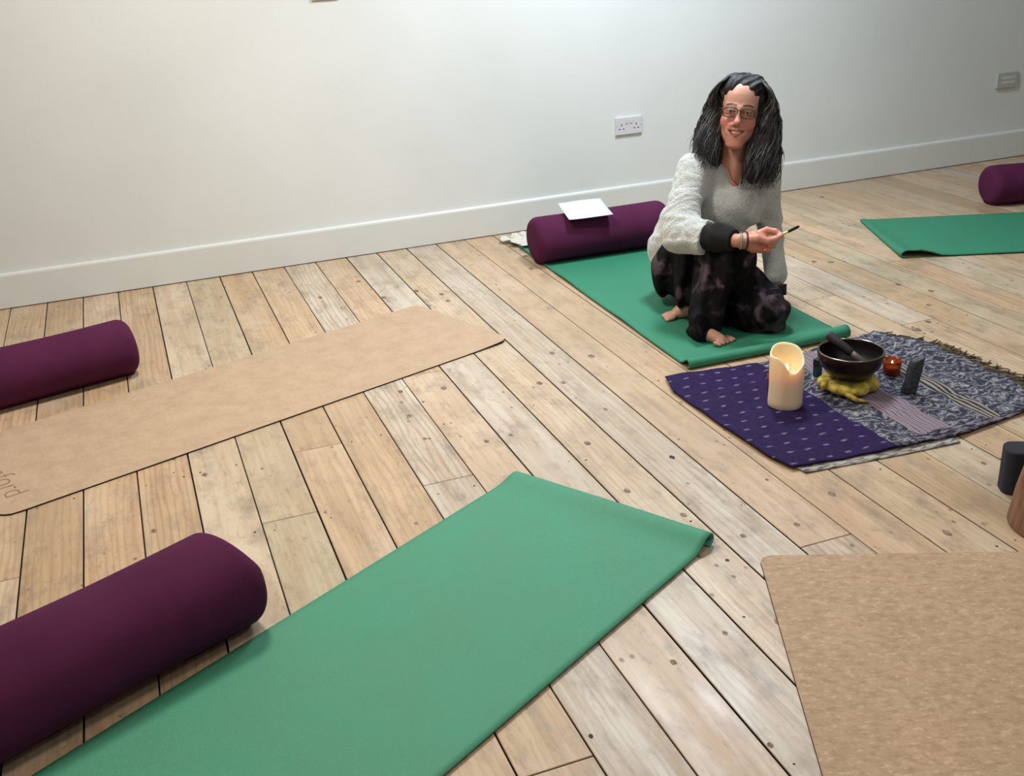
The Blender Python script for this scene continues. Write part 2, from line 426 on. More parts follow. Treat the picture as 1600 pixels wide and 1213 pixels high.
# cork mats
def cork(name, a, b, fleck, sc=1, q=1.):
    m = mat(name, a, .62); n = NT(m); c = n.coords()
    k = n.mix(n.gray(n.noise(c, 9*sc, 5, .6), .35, .68), srgb(*a), srgb(*b))
    st = n.coords((1, 1.7, 1))
    k = n.mix(n.gray(n.noise(st, 60*sc, 4, .7), .45, .68, 0, .8*q), k, srgb(*fleck))
    k = n.mix(n.gray(n.noise(n.coords((1, 2, 1), loc=(5, 3, 0)), 95*sc, 3, .65), .54, .70, 0, .6*q), k, srgb(216, 188, 160))
    vo = n.n('ShaderNodeTexVoronoi'); vo.inputs['Scale'].default_value = 190*sc; n.l(st, vo.inputs['Vector'])
    k = n.mix(n.gray(vo.outputs['Distance'], .0, .26, .55*q, 0), k, srgb(116, 84, 58))
    n.color(k); n.bump(n.noise(c, 300, 3, .6), .25, .0012); n.b.inputs['Specular IOR Level'].default_value = .4
    return m
m_corkA = cork('cork_sheet', (190, 165, 139), (177, 152, 127), (158, 133, 107), 1.4, .4)
m_corkB = cork('speckled_cork_sheet', (184, 154, 126), (174, 146, 116), (150, 120, 92), .62, .9)
m_rubber = mat('black_rubber', (34, 26, 24), .8)
def rounded_rect(w_, l_, r, n_=6):
    pts = []
    for cx, cy, a0 in ((w_-r, r, -PI/2), (w_-r, l_-r, 0), (r, l_-r, PI/2), (r, r, PI)):
        for k in range(n_+1):
            a = a0+PI/2*k/n_; pts.append((cx+r*math.cos(a), cy+r*math.sin(a)))
    return pts
def cork_mat(label, m, origin, direction, width, length, r=.035, lift=None, z0=.0006):
    t = tag(empty('cork_mat', (0, 0, 0)), label, 'yoga mat', 'cork yoga mats'); place(t, origin, direction)
    def slab(z1, z2, inset):
        bm = bmesh.new()
        # grid clipped to the rounded outline
        nx, ny = 24, 60
        g = {}
        for i in range(nx+1):
            for j in range(ny+1):
                x = inset+(width-2*inset)*i/nx; y = inset+(length-2*inset)*j/ny
                # pull the corners in to round them
                cx = min(max(x, r), width-r); cy = min(max(y, r), length-r); dx, dy = x-cx, y-cy; dd = math.hypot(dx, dy)
                if dd > r-inset and dx and dy: x = cx+dx/dd*(r-inset); y = cy+dy/dd*(r-inset)
                zz = lift(x, y) if lift else 0
                g[i, j] = (x, y, zz)
        top = {k: bm.verts.new((v[0], v[1], v[2]+z2)) for k, v in g.items()}; bot = {k: bm.verts.new((v[0], v[1], v[2]+z1)) for k, v in g.items()}
        for i in range(nx):
            for j in range(ny):
                bm.faces.new((top[i, j], top[i+1, j], top[i+1, j+1], top[i, j+1])); bm.faces.new((bot[i, j+1], bot[i+1, j+1], bot[i+1, j], bot[i, j]))
        ring = [(i, 0) for i in range(nx)]+[(nx, j) for j in range(ny)]+[(i, ny) for i in range(nx, 0, -1)]+[(0, j) for j in range(ny, 0, -1)]
        for a, b in zip(ring, ring[1:]+ring[:1]): bm.faces.new((bot[a], bot[b], top[b], top[a]))
        return bm
    obj('rubber_backing', slab(z0, z0+.0034, 0), m_rubber, t)
    obj('cork_layer', slab(z0+.0035, z0+.0046, .0006), m, t)
    return t
# left one: near-right corner (1.22,3.498); its length runs to the lower left
dl = nrm((1.222, 3.498), (-.503, 2.888))
cl = cork_mat('smooth cork yoga mat with printed lettering on the left of the floor', m_corkA, (1.222, 3.498), dl, .600, 1.83, .05,
         lift=lambda x, y: .006*math.exp(-(y/.11)**2)*(.6+.4*math.cos(x*6)))
# its length direction is (-.94,-.33); local x = right = (-.33,.94): away from the camera
dr = Vector((-.4, -.9165)); ox = Vector((1.246, 1.856))
# right of dr = (-.9165,.4); the mat lies on the other side, so start from the right-hand corner
wr = .64; orr = ox - right_of(dr)*wr
cr = cork_mat('coarse speckled cork yoga mat filling the bottom right corner', m_corkB, (orr.x, orr.y), dr, wr, 1.8, .03)

# printed lettering on the left cork mat (runs across the width, next to its lower left end)
def lettering():
    cu = bpy.data.curves.new('lettering', 'FONT'); cu.body = 'omford'; cu.size = .1; cu.extrude = .0002; cu.align_x = 'RIGHT'; cu.offset = -.0018
    o = bpy.data.objects.new('lettering_curve', cu); COL.objects.link(o)
    bpy.context.view_layer.update()
    dg = bpy.context.evaluated_depsgraph_get(); me_ = bpy.data.meshes.new_from_object(o.evaluated_get(dg)); bpy.data.objects.remove(o)
    p = obj('printed_lettering', me_, mat('brown_print', (138, 108, 84), .7), cl)
    return p
let = lettering()

# ------------------------------------------------------------------ bolsters
def purple(name, a, b):
    m = mat(name, a, .9); n = NT(m); c = n.coords()
    k = n.mix(n.gray(n.noise(c, 6, 3), .35, .7), srgb(*a), srgb(*b))
    n.color(k); n.bump(n.noise(c, 500, 2, .6), .4, .001)
    n.b.inputs['Specular IOR Level'].default_value = .12
    return m
m_pur = purple('plum_cotton', (84, 35, 67), (76, 30, 60))
def bolster(label, c, ang, length, r,  sag=0, squash=.94, seed=1, dent=None):
    """c: centre on the floor; local x = axis"""
    t = tag(empty('bolster', (c[0], c[1], c[2] if len(c) > 2 else 0), math.radians(ang)), label, 'bolster', 'purple yoga bolsters')
    rr = random.Random(seed); h = length/2; cr_ = r*.35
    prof = []
    for k in range(9):
        a = PI/2*k/8; prof.append((-h+cr_*(1-math.sin(a)) if True else 0, r-cr_+cr_*math.cos(a)))
    prof = [(-h, r-cr_-.0)]+[(-h+cr_*(1-math.cos(PI/2*k/8)), r-cr_+cr_*math.sin(PI/2*k/8)) for k in range(1, 9)]
    body = prof+[(-h+cr_+(length-2*cr_)*k/16, r) for k in range(1, 16)]+[(-x, q_) for x, q_ in reversed(prof)]
    n_ = 56; bm = bmesh.new(); rings = []
    ph = rr.uniform(0, 6)
    def pt(x, q_, a):
        y = q_*math.cos(a); z = q_*math.sin(a)
        bul = 1+.018*math.sin(x*9+ph)*math.cos(2*a+ph)+.012*math.sin(3*a+ph*2)*math.cos(x*5)
        y *= bul*1.03; z = z*bul*squash
        if dent: x += dent(x, a, q_)
        # flattened where it lies
        zf = z+r*squash
        fl = .012
        if zf < fl: zf = fl*(zf/fl)**1 if False else max(zf, 0)*.35+.0
        return (x, y, max(zf-.004, 0)+.001+sag*math.cos(x/h*1.4))
    for x, q_ in body: rings.append([bm.verts.new(pt(x, q_, 2*PI*k/n_)) for k in range(n_)])
    for a, b in zip(rings, rings[1:]):
        for k in range(n_): bm.faces.new((a[k], a[(k+1) % n_], b[(k+1) % n_], b[k]))
    obj('cover', bm, m_pur, t, smooth=True)
    for s, ring_x in ((-1, 0), (1, -1)):
        bm = bmesh.new(); q0 = r-cr_; rg = []
        for f_ in (1, .8, .55, .3):
            xo = s*(h+.006*(1-f_)-.0005*(f_ == 1))
            rg.append([bm.verts.new(pt(xo, q0*f_+(.0008 if f_ == 1 else 0), 2*PI*k/n_)) for k in range(n_)])
        cv = bm.verts.new(pt(s*(h+.006), 0, 0))
        for a, b in zip(rg, rg[1:]):
            for k in range(n_): bm.faces.new((a[k], a[(k+1) % n_], b[(k+1) % n_], b[k]))
        for k in range(n_): bm.faces.new((rg[-1][k], rg[-1][(k+1) % n_], cv))
        obj('end_panel', bm, m_pur, t, smooth=True)
    return t
def along(a, dir_deg, dist): return (a[0]+math.cos(math.radians(dir_deg))*dist, a[1]+math.sin(math.radians(dir_deg))*dist)
# front: right end near (.13,2.19)
bolster('large purple bolster in the left foreground beside the green mat', along((.078, 2.16), 206, .35), 26, .70, .122, seed=3,
        dent=lambda x, a, q_: (-.03*max(0, math.sin(a+.5))*max(0, (x-.2)/.13) if x > .2 else 0))
bolster('purple bolster at the left edge between the wall and the cork mat', along((-.10, 3.89), 195.3, .33), 15.3, .66, .106, seed=5)
bolster('purple bolster against the skirting with a sheet of paper on it', (1.988, 4.36, .0055), -1.6, .66, .11, seed=8)
bolster('purple bolster at the right edge beyond the green mat', along((4.03, 4.155), -14, .33), -14, .66, .104, seed=9)

# sheet of paper on the bolster
def paper():
    bm = bmesh.new(); nx, ny = 14, 12; g = {}
    for i in range(nx+1):
        for j in range(ny+1):
            u = i/nx-.5; v = j/ny-.5
            x = u*.205; y = v*.185
            z = .2145-.55*(y*y)*3.2+.010*max(0, u)*2*abs(v)*2-.004*math.cos(u*5)
            th = math.radians(11); z = .109+.1215/math.cos(th)+(y-.03)*math.tan(th)+.008*(u*u)*4*(v < 0)*abs(v)+.004*math.sin(u*4+1)*abs(v)+.002
            g[i, j] = bm.verts.new((x, y, z))
    for i in range(nx):
        for j in range(ny): bm.faces.new((g[i, j], g[i+1, j], g[i+1, j+1], g[i, j+1]))
    m = mat('white_paper', (206, 212, 222), .6)
    o = obj('paper_sheet', bm, m, smooth=True, loc=(1.905, 4.330, .0), rot=(0, 0, math.radians(-7)))
    md = o.modifiers.new('t', 'SOLIDIFY'); md.thickness = .0006
    return tag(o, 'white sheet of paper lying on top of the bolster by the wall', 'paper')
paper()

# crumpled pale cloth between that bolster and the skirting
def crumple():
    bm = bmesh.new(); n_ = 22; g = {}
    for i in range(n_+1):
        for j in range(n_+1):
            u = i/n_-.5; v = j/n_-.5
            x = u*.17+.012*math.sin(v*17+u*5); y = v*.22+.014*math.sin(u*19+2)
            z = .012+.016*abs(math.sin(u*11+v*6))+.012*abs(math.sin(v*13-u*7+1))*(1-abs(u)*1.2)
            g[i, j] = bm.verts.new((x, y, max(z*(1-1.2*max(abs(u), abs(v))**2), .002)+.006))
    for i in range(n_):
        for j in range(n_): bm.faces.new((g[i, j], g[i+1, j], g[i+1, j+1], g[i, j+1]))
    o = obj('crumpled_tissue', bm, mat('cream_tissue', (206, 204, 196), .8), smooth=True, loc=(1.755, 4.70, 0), rot=(0, 0, .3))
    md = o.modifiers.new('t', 'SOLIDIFY'); md.thickness = .001
    return tag(o, 'crumpled cream tissue on the mat end by the skirting, left of the bolster', 'tissue')
crumple()

# ------------------------------------------------------------------ shawl with the altar things
def shawl_material():
    m = mat('woven_shawl', (46, 36, 90), .85); n = NT(m)
    c = n.coords(); sx = n.n('ShaderNodeSeparateXYZ'); n.l(c, sx.inputs[0]); X, Y = sx.outputs[0], sx.outputs[1]
    dn = n.noise(n.coords(), 7, 3); Xd = n.math('ADD', X, n.math('MULTIPLY', n.math('SUBTRACT', dn, .5), .05))
    # purple field with rows of little pale motifs
    pv = n.mix(n.gray(n.noise(c, 60, 3), .4, .7), srgb(44, 30, 74), srgb(34, 24, 60))
    # motif lattice
    def cell(v, p, o_=0):
        return n.math('SUBTRACT', n.math('FRACT', n.math('DIVIDE', n.math('ADD', v, o_), p)), .5)
    row = n.math('FLOOR', n.math('DIVIDE', Y, .06)); offx = n.math('MULTIPLY', n.math('MODULO', n.math('ADD', row, 40), 2), .03)
    u = cell(n.math('ADD', X, offx), .06); v = cell(Y, .06)
    wob = n.math('MULTIPLY', n.math('SUBTRACT', n.noise(c, 120, 2), .5), .16)
    dd = n.math('ADD', n.math('SQRT', n.math('ADD', n.math('POWER', n.math('MULTIPLY', u, .75), 2.), n.math('POWER', n.math('MULTIPLY', v, 1.7), 2.))), wob)
    mot = n.gray(dd, .08, .16, .5, 0)
    purp = n.mix(mot, pv, srgb(150, 138, 172))
    # paisley field
    w1 = n.n('ShaderNodeTexWave', wave_type='RINGS'); n.l(n.coords((1, 1, 1)), w1.inputs['Vector']); w1.inputs['Scale'].default_value = 9; w1.inputs['Distortion'].default_value = 14; w1.inputs['Detail'].default_value = 3; w1.inputs['Detail Scale'].default_value = 2.2
    pa = n.ramp(w1.outputs['Fac'], [(0, (46, 42, 58)), (.35, (70, 68, 84)), (.6, (112, 112, 122)), (.8, (62, 58, 76)), (1, (150, 152, 156))])
    pa = n.mix(n.gray(n.noise(c, 46, 4, .6, 1.5), .5, .6, 0, .75), pa, srgb(60, 56, 74))
    pa = n.mix(n.gray(n.noise(c, 30, 2, .5, 2), .6, .66, 0, .7), pa, srgb(160, 164, 166))
    # stripes, laid across X
    wv = n.n('ShaderNodeTexWave', wave_type='BANDS', bands_direction='X'); n.l(n.coords((1, .25, 1)), wv.inputs['Vector']); wv.inputs['Scale'].default_value = 21; wv.inputs['Distortion'].default_value = 6; wv.inputs['Detail'].default_value = 2
    stv = n.ramp(wv.outputs['Fac'], [(0, (86, 74, 90)), (.4, (150, 134, 144)), (.7, (166, 152, 156)), (1, (110, 96, 112))])
    st2 = n.ramp(wv.outputs['Fac'], [(0, (52, 46, 46)), (.45, (70, 64, 62)), (.6, (160, 154, 146)), (1, (140, 132, 132))])
    def band(a, b):
        return n.math('MULTIPLY', n.math('GREATER_THAN', Xd, a), n.math('LESS_THAN', Xd, b))
    col = n.mix(n.math('GREATER_THAN', Xd, .345), purp, pa)
    col = n.mix(band(.455, .56), col, stv); col = n.mix(band(.69, .755), col, st2)
    # side border
    brd = n.math('LESS_THAN', Y, .026); edge = n.mix(n.gray(n.noise(n.coords((1, 3, 1)), 40, 3), .45, .6), srgb(42, 34, 56), srgb(128, 124, 132))
    col = n.mix(n.math('MULTIPLY', brd, n.math('GREATER_THAN', X, .42)), col, edge)
    n.color(col); n.bump(n.noise(c, 300, 3), .4, .002)
    n.b.inputs['Specular IOR Level'].default_value = .15
    return m
SHO = (1.545, 2.168)
def shawl():
    t = tag(empty('shawl', (SHO[0], SHO[1], 0)), 'folded purple and grey paisley shawl with a dark fringe, laid under the candle and bowl', 'shawl')
    def outline(u, v):
        # local outline measured on the floor: bottom, top, left, right edges
        x0 = np.interp(v, [0, .12, .45, .85, 1], [.018, .0, -.014, -.02, .012]); x1 = np.interp(v, [0, .25, .75, 1], [.93, .965, .95, .86])
        y0 = np.interp(u, [0, .35, .6, 1], [.020, -.008, -.02, .035]); y1 = np.interp(u, [0, .03, .4, .6, 1], [.745, .742, .70, .705, .755])
        return x0+(x1-x0)*u, y0+(y1-y0)*v
    def layer(z, du=0, dv=0, amp=1, seed=0, rng=((0, 1), (0, 1)), n_=(90, 66)):
        bm = bmesh.new(); g = {}
        for i in range(n_[0]+1):
            for j in range(n_[1]+1):
                u = rng[0][0]+(rng[0][1]-rng[0][0])*i/n_[0]; v = rng[1][0]+(rng[1][1]-rng[1][0])*j/n_[1]; x, y = outline(u, v)
                x += du; y += dv
                zz = z+amp*(.0016*math.sin(x*23+y*9+seed)+.0016*math.sin(y*31-x*11+2*seed)+.0012*math.sin(x*61+y*47))
                if x > .38: zz += amp*(.0024*(math.sin(x*48+3*math.sin(y*14))*.5+.5)+.0016*math.sin(x*95+y*70+2*math.sin(y*33)))
                g[i, j] = bm.verts.new((x, y, max(zz, z*.5)))
        for i in range(n_[0]):
            for j in range(n_[1]): bm.faces.new((g[i, j], g[i+1, j], g[i+1, j+1], g[i, j+1]))
        return bm
    ms = shawl_material()
    mu = mat('pale_shawl_underside', (150, 146, 140), .9); n = NT(mu); c_ = n.coords()
    n.color(n.mix(n.gray(n.noise(n.coords((1, 3, 1)), 30, 3), .45, .6), srgb(168, 164, 156), srgb(96, 90, 92)))
    a = obj('lower_fold', layer(.004, .006, -.030, .3, 1, ((.02, .56), (0, .3)), (50, 20)), mu, t, smooth=True); a.modifiers.new('t', 'SOLIDIFY').thickness = .002
    b = obj('upper_fold', layer(.0095, 0, 0, 1), ms, t, smooth=True); b.modifiers.new('t', 'SOLIDIFY').thickness = .0035
    # fringe along the far right edge
    bm = bmesh.new(); rr = random.Random(5)
    for k in range(210):
        v = .0+1.0*k/209; x, y = outline(1, v); L = rr.uniform(.04, .085); a_ = rr.uniform(-.5, .3)-.15
        pts = [(x-.004, y, .008), (x+L*.4*math.cos(a_), y+L*.4*math.sin(a_), .006+rr.uniform(0, .004)), (x+L*math.cos(a_+rr.uniform(-.4, .4)), y+L*math.sin(a_+rr.uniform(-.5, .5)), .002)]
        add_tube(bm, pts, [.0032, .0026, .0012], 5)
    mf = mat('brown_fringe', (74, 60, 48), .9); n = NT(mf); n.color(n.mix(n.gray(n.noise(n.coords(), 50, 2), .45, .6), srgb(62, 50, 44), srgb(112, 100, 70)))
    f = obj('fringe', bm, mf, t); f['kind'] = 'stuff'
    return t
shawl()
SZ = .0165   # top of the shawl

# candle
def candle(x, y):
    t = tag(empty('pillar_candle', (x, y, SZ)), 'thick cream pillar candle with a melted wavy rim, lit, on the purple shawl', 'candle')
    m = mat('cream_wax', (242, 220, 186), .5); b = m.node_tree.nodes['Principled BSDF']
    b.inputs['Subsurface Weight'].default_value = .7; b.inputs['Subsurface Radius'].default_value = (.03, .016, .006); b.inputs['Subsurface Scale'].default_value = 1
    R = .052; H = .170; n_ = 72; bm = bmesh.new(); rings = []
    # angle measured from world +x; towards the camera is about -125 deg
    cam_a = math.atan2(-y, -x)
    def rim(a):
        d_ = (a-cam_a+PI) % (2*PI)-PI     # 0 facing the camera, + = to the right seen from above (image right)
        return H+.016*math.cos(d_+2.35)+.009*math.cos(2*d_+.3)+.004*math.cos(3*d_)-.040*math.exp(-((d_-.30)/.55)**2)
    def wall_r(z, a): return R*(1+.012*math.sin(3*a+z*40)+.008*math.sin(7*a)+.01*math.cos(z*60))
    zs = [0, .0, .004, .02, .05, .08, .11, .13, 1.0]
    outer = []
    for i, z in enumerate([0, .003, .02, .045, .07, .095, .115, .13]):
        outer.append([(wall_r(z, 2*PI*k/n_)*(.96 if i == 0 else 1), z) for k in range(n_)])
    for fr in (.35, .7, .92, 1): outer.append([(wall_r(.14, 2*PI*k/n_)*(1 if fr < 1 else .975), .13+(rim(2*PI*k/n_)-.13)*fr) for k in range(n_)])
    outer.append([(R*.90, rim(2*PI*k/n_)-.001) for k in range(n_)])
    outer.append([(R*.84, rim(2*PI*k/n_)-.008) for k in range(n_)])
    outer.append([(R*.78, min(rim(2*PI*k/n_)-.012, .128)) for k in range(n_)])
    outer.append([(R*.66, .104) for k in range(n_)]); outer.append([(R*.4, .098) for k in range(n_)])
    for rg in outer: rings.append([bm.verts.new((q_[0]*math.cos(2*PI*k/n_), q_[0]*math.sin(2*PI*k/n_), q_[1])) for k, q_ in enumerate(rg)])
    for a, b2 in zip(rings, rings[1:]):
        for k in range(n_): bm.faces.new((a[k], a[(k+1) % n_], b2[(k+1) % n_], b2[k]))
    bm.faces.new(rings[0]); bm.faces.new(rings[-1])
    w_ = obj('wax_body', bm, m, t, smooth=True)
    bm = bmesh.new(); add_tube(bm, [(0, 0, .096), (.001, 0, .106), (.003, .001, .112)], .0012, 6); obj('wick', bm, m_rubber, t)
    mf = mat('candle_flame', (255, 220, 150), .5); b = mf.node_tree.nodes['Principled BSDF']; b.inputs['Emission Color'].default_value = (1, .72, .36, 1); b.inputs['Emission Strength'].default_value = 4
    bm = bmesh.new(); add_lathe(bm, [(0, .107), (.004, .111), (.0062, .117), (.005, .125), (.0022, .133), (0, .138)], 16); fl = obj('flame', bm, mf, t)
    l = bpy.data.lights.new('candle_light', 'POINT'); l.energy = .10; l.color = (1, .66, .36); l.shadow_soft_size = .006
    lo = bpy.data.objects.new('candle_light', l); COL.objects.link(lo); lo.parent = t; lo.location = (0, 0, .124)
    return t
candle(1.773, 2.537)

# singing bowl on its cushion with the mallet
def bowl(x, y):
    zc = .0385
    # cushion
    bm = bmesh.new(); n_ = 64
    rr = random.Random(3)
    def sq(a): return (abs(math.cos(a))**3+abs(math.sin(a))**3)**(-1/3.)
    prof = [(0, .004), (.5, .0), (.92, .004), (1, .014), (.97, .026), (.85, .0335), (.6, .0345), (.3, .033), (0, .032)]
    rings = []
    for q_, z in prof:
        rings.append([bm.verts.new((.086*q_*sq(a)*math.cos(a)*(1+.04*math.sin(9*a+q_*4)), .086*q_*sq(a)*math.sin(a)*(1+.04*math.sin(9*a)), z*(1+.06*math.sin(11*a))+.001)) if q_ else None for a in [2*PI*k/n_ for k in range(n_)]])
    for a, b in zip(rings[1:-1], rings[2:-1]):
        for k in range(n_): bm.faces.new((a[k], a[(k+1) % n_], b[(k+1) % n_], b[k]))
    bm.faces.new(rings[1]); bm.faces.new(rings[-2])
    mc = mat('mustard_silk', (168, 146, 40), .5); n = NT(mc); n.color(n.mix(n.gray(n.noise(n.coords(), 38, 4, .6), .4, .62), srgb(206, 184, 62), srgb(130, 106, 30))); n.bump(n.noise(n.coords(), 60, 3), .6, .006)
    n.b.inputs['Sheen Weight'].default_value = .3
    cu = obj('bowl_cushion', bm, mc, smooth=True, loc=(x, y, SZ+.002), rot=(0, 0, .25)); tag(cu, 'mustard yellow silk cushion under the singing bowl', 'cushion')
    bm = bmesh.new()
    add_tube(bm, [(-.058, -.035, .022), (-.072, -.055, .014), (-.068, -.085, .005), (-.05, -.118, .003)], [.007, .009, .008, .002], 8)
    add_tube(bm, [(-.06, .02, .03), (-.085, .028, .028), (-.10, .02, .012)], [.006, .012, .006], 8)
    obj('tie_tail', bm, mc, cu)
    # bowl
    t = tag(empty('singing_bowl', (x, y, SZ+zc)), 'dark bronze singing bowl with a bright rim, resting on the yellow cushion', 'bowl')
    m = mat('dark_bronze', (44, 30, 28), .32, Metallic=.55); n = NT(m); n.color(n.mix(n.gray(n.noise(n.coords(), 14, 4), .4, .65), srgb(46, 30, 26), srgb(30, 20, 20)))
    bm = bmesh.new()
    add_lathe(bm, [(0, 0), (.03, 0), (.05, .005), (.074, .022), (.092, .045), (.1005, .068), (.1025, .084), (.1015, .0905)], 72)
    obj('bowl_shell', bm, m, t)
    bm = bmesh.new()
    add_lathe(bm, [(.0958, .0895), (.096, .07), (.088, .045), (.07, .024), (.045, .009), (0, .005)], 72)
    obj('inside', bm, mat('blackened_bronze', (20, 16, 18), .5, Metallic=.3), t)
    bm = bmesh.new(); add_lathe(bm, [(.1016, .0902), (.1014, .0925), (.099, .0936), (.0965, .0925), (.0957, .0894)], 72)
    obj('rim', bm, mat('polished_rim', (150, 138, 132), .22, Metallic=1.), t)
    # mallet leans in the bowl: handle out at the far-left, head at the near right
    mm = mat('dark_mallet_wood', (40, 32, 40), .6)
    a = Vector((x-.028, y+.084, SZ+zc+.120)); b = Vector((x+.052, y-.045, SZ+zc+.030)); mid = a.lerp(b, .52)
    t2 = tag(empty('mallet', tuple(b)), 'dark wooden mallet leaning inside the singing bowl', 'mallet')
    bm = bmesh.new(); add_tube(bm, [tuple(a-b), tuple(a.lerp(b, .03)-b), tuple(a.lerp(b, .5)-b), tuple(mid-b)], [.0125, .0148, .0138, .0125], 20); obj('suede_grip', bm, mm, t2)
    bm = bmesh.new(); add_tube(bm, [tuple(mid-b), tuple(mid.lerp(b, .3)-b), tuple(mid.lerp(b, .97)-b), (0, 0, 0)], [.0105, .011, .012, .009], 20); obj('handle', bm, mat('worn_mallet_wood', (84, 74, 78), .5), t2)
bowl(2.018, 2.552)

# tealights
def tealight(label, x, y, glass, s=1.):
    t = tag(empty('tealight_holder', (x, y, SZ)), label, 'tealight')
    m = mat('amber_glass', glass, .25); b = m.node_tree.nodes['Principled BSDF']; b.inputs['Transmission Weight'].default_value = .55; b.inputs['IOR'].default_value = 1.3
    bm = bmesh.new(); add_lathe(bm, [(0, 0), (.024*s, 0), (.027*s, .004), (.029*s, .03), (.030*s, .046), (.0285*s, .046), (.027*s, .03), (.025*s, .006), (0, .005)], 40); obj('glass_cup', bm, m, t)
    bm = bmesh.new(); add_lathe(bm, [(0, .0055), (.021*s, .0055), (.021*s, .02), (.0195*s, .021), (0, .020)], 32); obj('tealight_wax', bm, mat('pale_wax', (246, 222, 180), .5), t)
    bm = bmesh.new(); add_lathe(bm, [(0, .0205), (.0038, .025), (.0048, .030), (.0025, .039), (0, .045)], 14); obj('flame', bm, bpy.data.materials['candle_flame'], t)
    l = bpy.data.lights.new('tealight_light', 'POINT'); l.energy = .07; l.color = (1, .55, .22); l.shadow_soft_size = .005
    lo = bpy.data.objects.new('tealight_light', l); COL.objects.link(lo); lo.parent = t; lo.location = (0, 0, .036)
tealight('small amber glass tealight burning to the right of the singing bowl', 2.212, 2.588, (150, 66, 26))
tealight('small amber glass tealight mostly hidden behind the cream candle', 1.818, 2.66, (170, 80, 40), .9)

# dark standing stone, small teal box
def stone(x, y):
    bm = bmesh.new(); secs = []
    base_ = [(-.021, -.010), (-.012, -.015), (.013, -.014), (.021, -.008), (.020, .009), (.011, .014), (-.014, .013), (-.022, .007)]
    for k, (z, s, dx) in enumerate([(0, 1.0, 0), (.006, 1.05, .001), (.04, 1.0, .006), (.075, 1.03, .012), (.100, 1.0, .016), (.110, .97, .018), (.113, .85, .018)]):
        secs.append([bm.verts.new((dx+px*s*(1+.05*math.sin(k*2+j)), py*s*(1+.06*math.cos(k+j*2)), z+.0012*math.sin(j*2+k)+(.006*(px/.02) if k > 3 else 0))) for j, (px, py) in enumerate(base_)])
    for a, b in zip(secs, secs[1:]):
        for k in range(8): bm.faces.new((a[k], a[(k+1) % 8], b[(k+1) % 8], b[k]))
    bm.faces.new(secs[0]); bm.faces.new(secs[-1])
    m = mat('slate_black_stone', (44, 46, 56), .5); n = NT(m); n.color(n.mix(n.gray(n.noise(n.coords(), 70, 5, .7), .4, .65), srgb(36, 38, 48), srgb(70, 72, 80))); n.bump(n.noise(n.coords(), 90, 4), .7, .004)
    o = obj('standing_stone', bm, m, loc=(x, y, SZ-.001), rot=(0, 0, -.3)); tag(o, 'rough dark slate-grey stone standing upright on the paisley shawl', 'stone')
stone(2.160, 2.440)
bm = bmesh.new(); add_box(bm, (-.013, -.009, 0), (.013, .009, .058), .002)
tb = tag(empty('small_box', (1.992, 2.680, SZ), .3), 'small dark teal box standing behind the left side of the bowl', 'box')
obj('body', bm, mat('dark_teal_card', (18, 62, 74), .5), tb)
bm = bmesh.new(); add_box(bm, (-.0138, -.0098, .034), (.0138, .0098, .0595), .002); obj('lid', bm, mat('black_card', (16, 18, 26), .5), tb)

# right edge: charcoal block and brown wooden base
def block():
    bm = bmesh.new(); pts = rounded_rect(.13, .075, .026, 7)
    lo = [bm.verts.new((x, y, 0)) for x, y in pts]; mid = [bm.verts.new((x, y, .118)) for x, y in pts]
    cx, cy = .065, .0375
    hi = [bm.verts.new((cx+(x-cx)*.96, cy+(y-cy)*.93, .121)) for x, y in pts]
    for a, b in ((lo, mid), (mid, hi)):
        for k in range(len(pts)): bm.faces.new((a[k], a[(k+1) % len(pts)], b[(k+1) % len(pts)], b[k]))
    bm.faces.new(lo); bm.faces.new(hi)
    m = mat('charcoal_foam', (34, 38, 50), .85); n = NT(m); n.bump(n.noise(n.coords(), 260, 3), .5, .002)
    o = obj('foam_block', bm, m, loc=(1.966, 1.838, .0008), rot=(0, 0, math.radians(-28)))
    tag(o, 'charcoal foam block standing on the floor at the right edge', 'yoga block')
block()
def wooden_base():
    t = tag(empty('wooden_stand', (1.974, 1.668, 0)), 'brown wooden flared stand cut off by the right edge, in front of the charcoal block', 'stand')
    m = mat('brown_varnished_wood', (126, 88, 68), .45); n = NT(m); n.color(n.mix(n.gray(n.noise(n.coords((8, 8, 1)), 6, 4), .4, .65), srgb(138, 98, 76), srgb(104, 70, 54)))
    bm = bmesh.new(); add_lathe(bm, [(.085, .0008), (.112, .0008), (.115, .006), (.112, .03), (.105, .09), (.092, .16), (.078, .23), (.066, .30), (.06, .36), (.057, .42), (.05, .42), (.053, .30), (.075, .16), (.098, .03), (.085, .0008)], 48)
    obj('hollow_foot', bm, m, t)
    bm = bmesh.new(); add_lathe(bm, [(.0575, .40), (.062, .405), (.062, .425), (.0575, .43), (.05, .43), (.05, .40), (.0575, .40)], 48); obj('ring', bm, m_rubber, t)
wooden_base()
# lettering position: local frame of the cork mat (x across, y along)
let.location = (.100, 1.782, .0054); let.rotation_euler = (0, 0, PI)

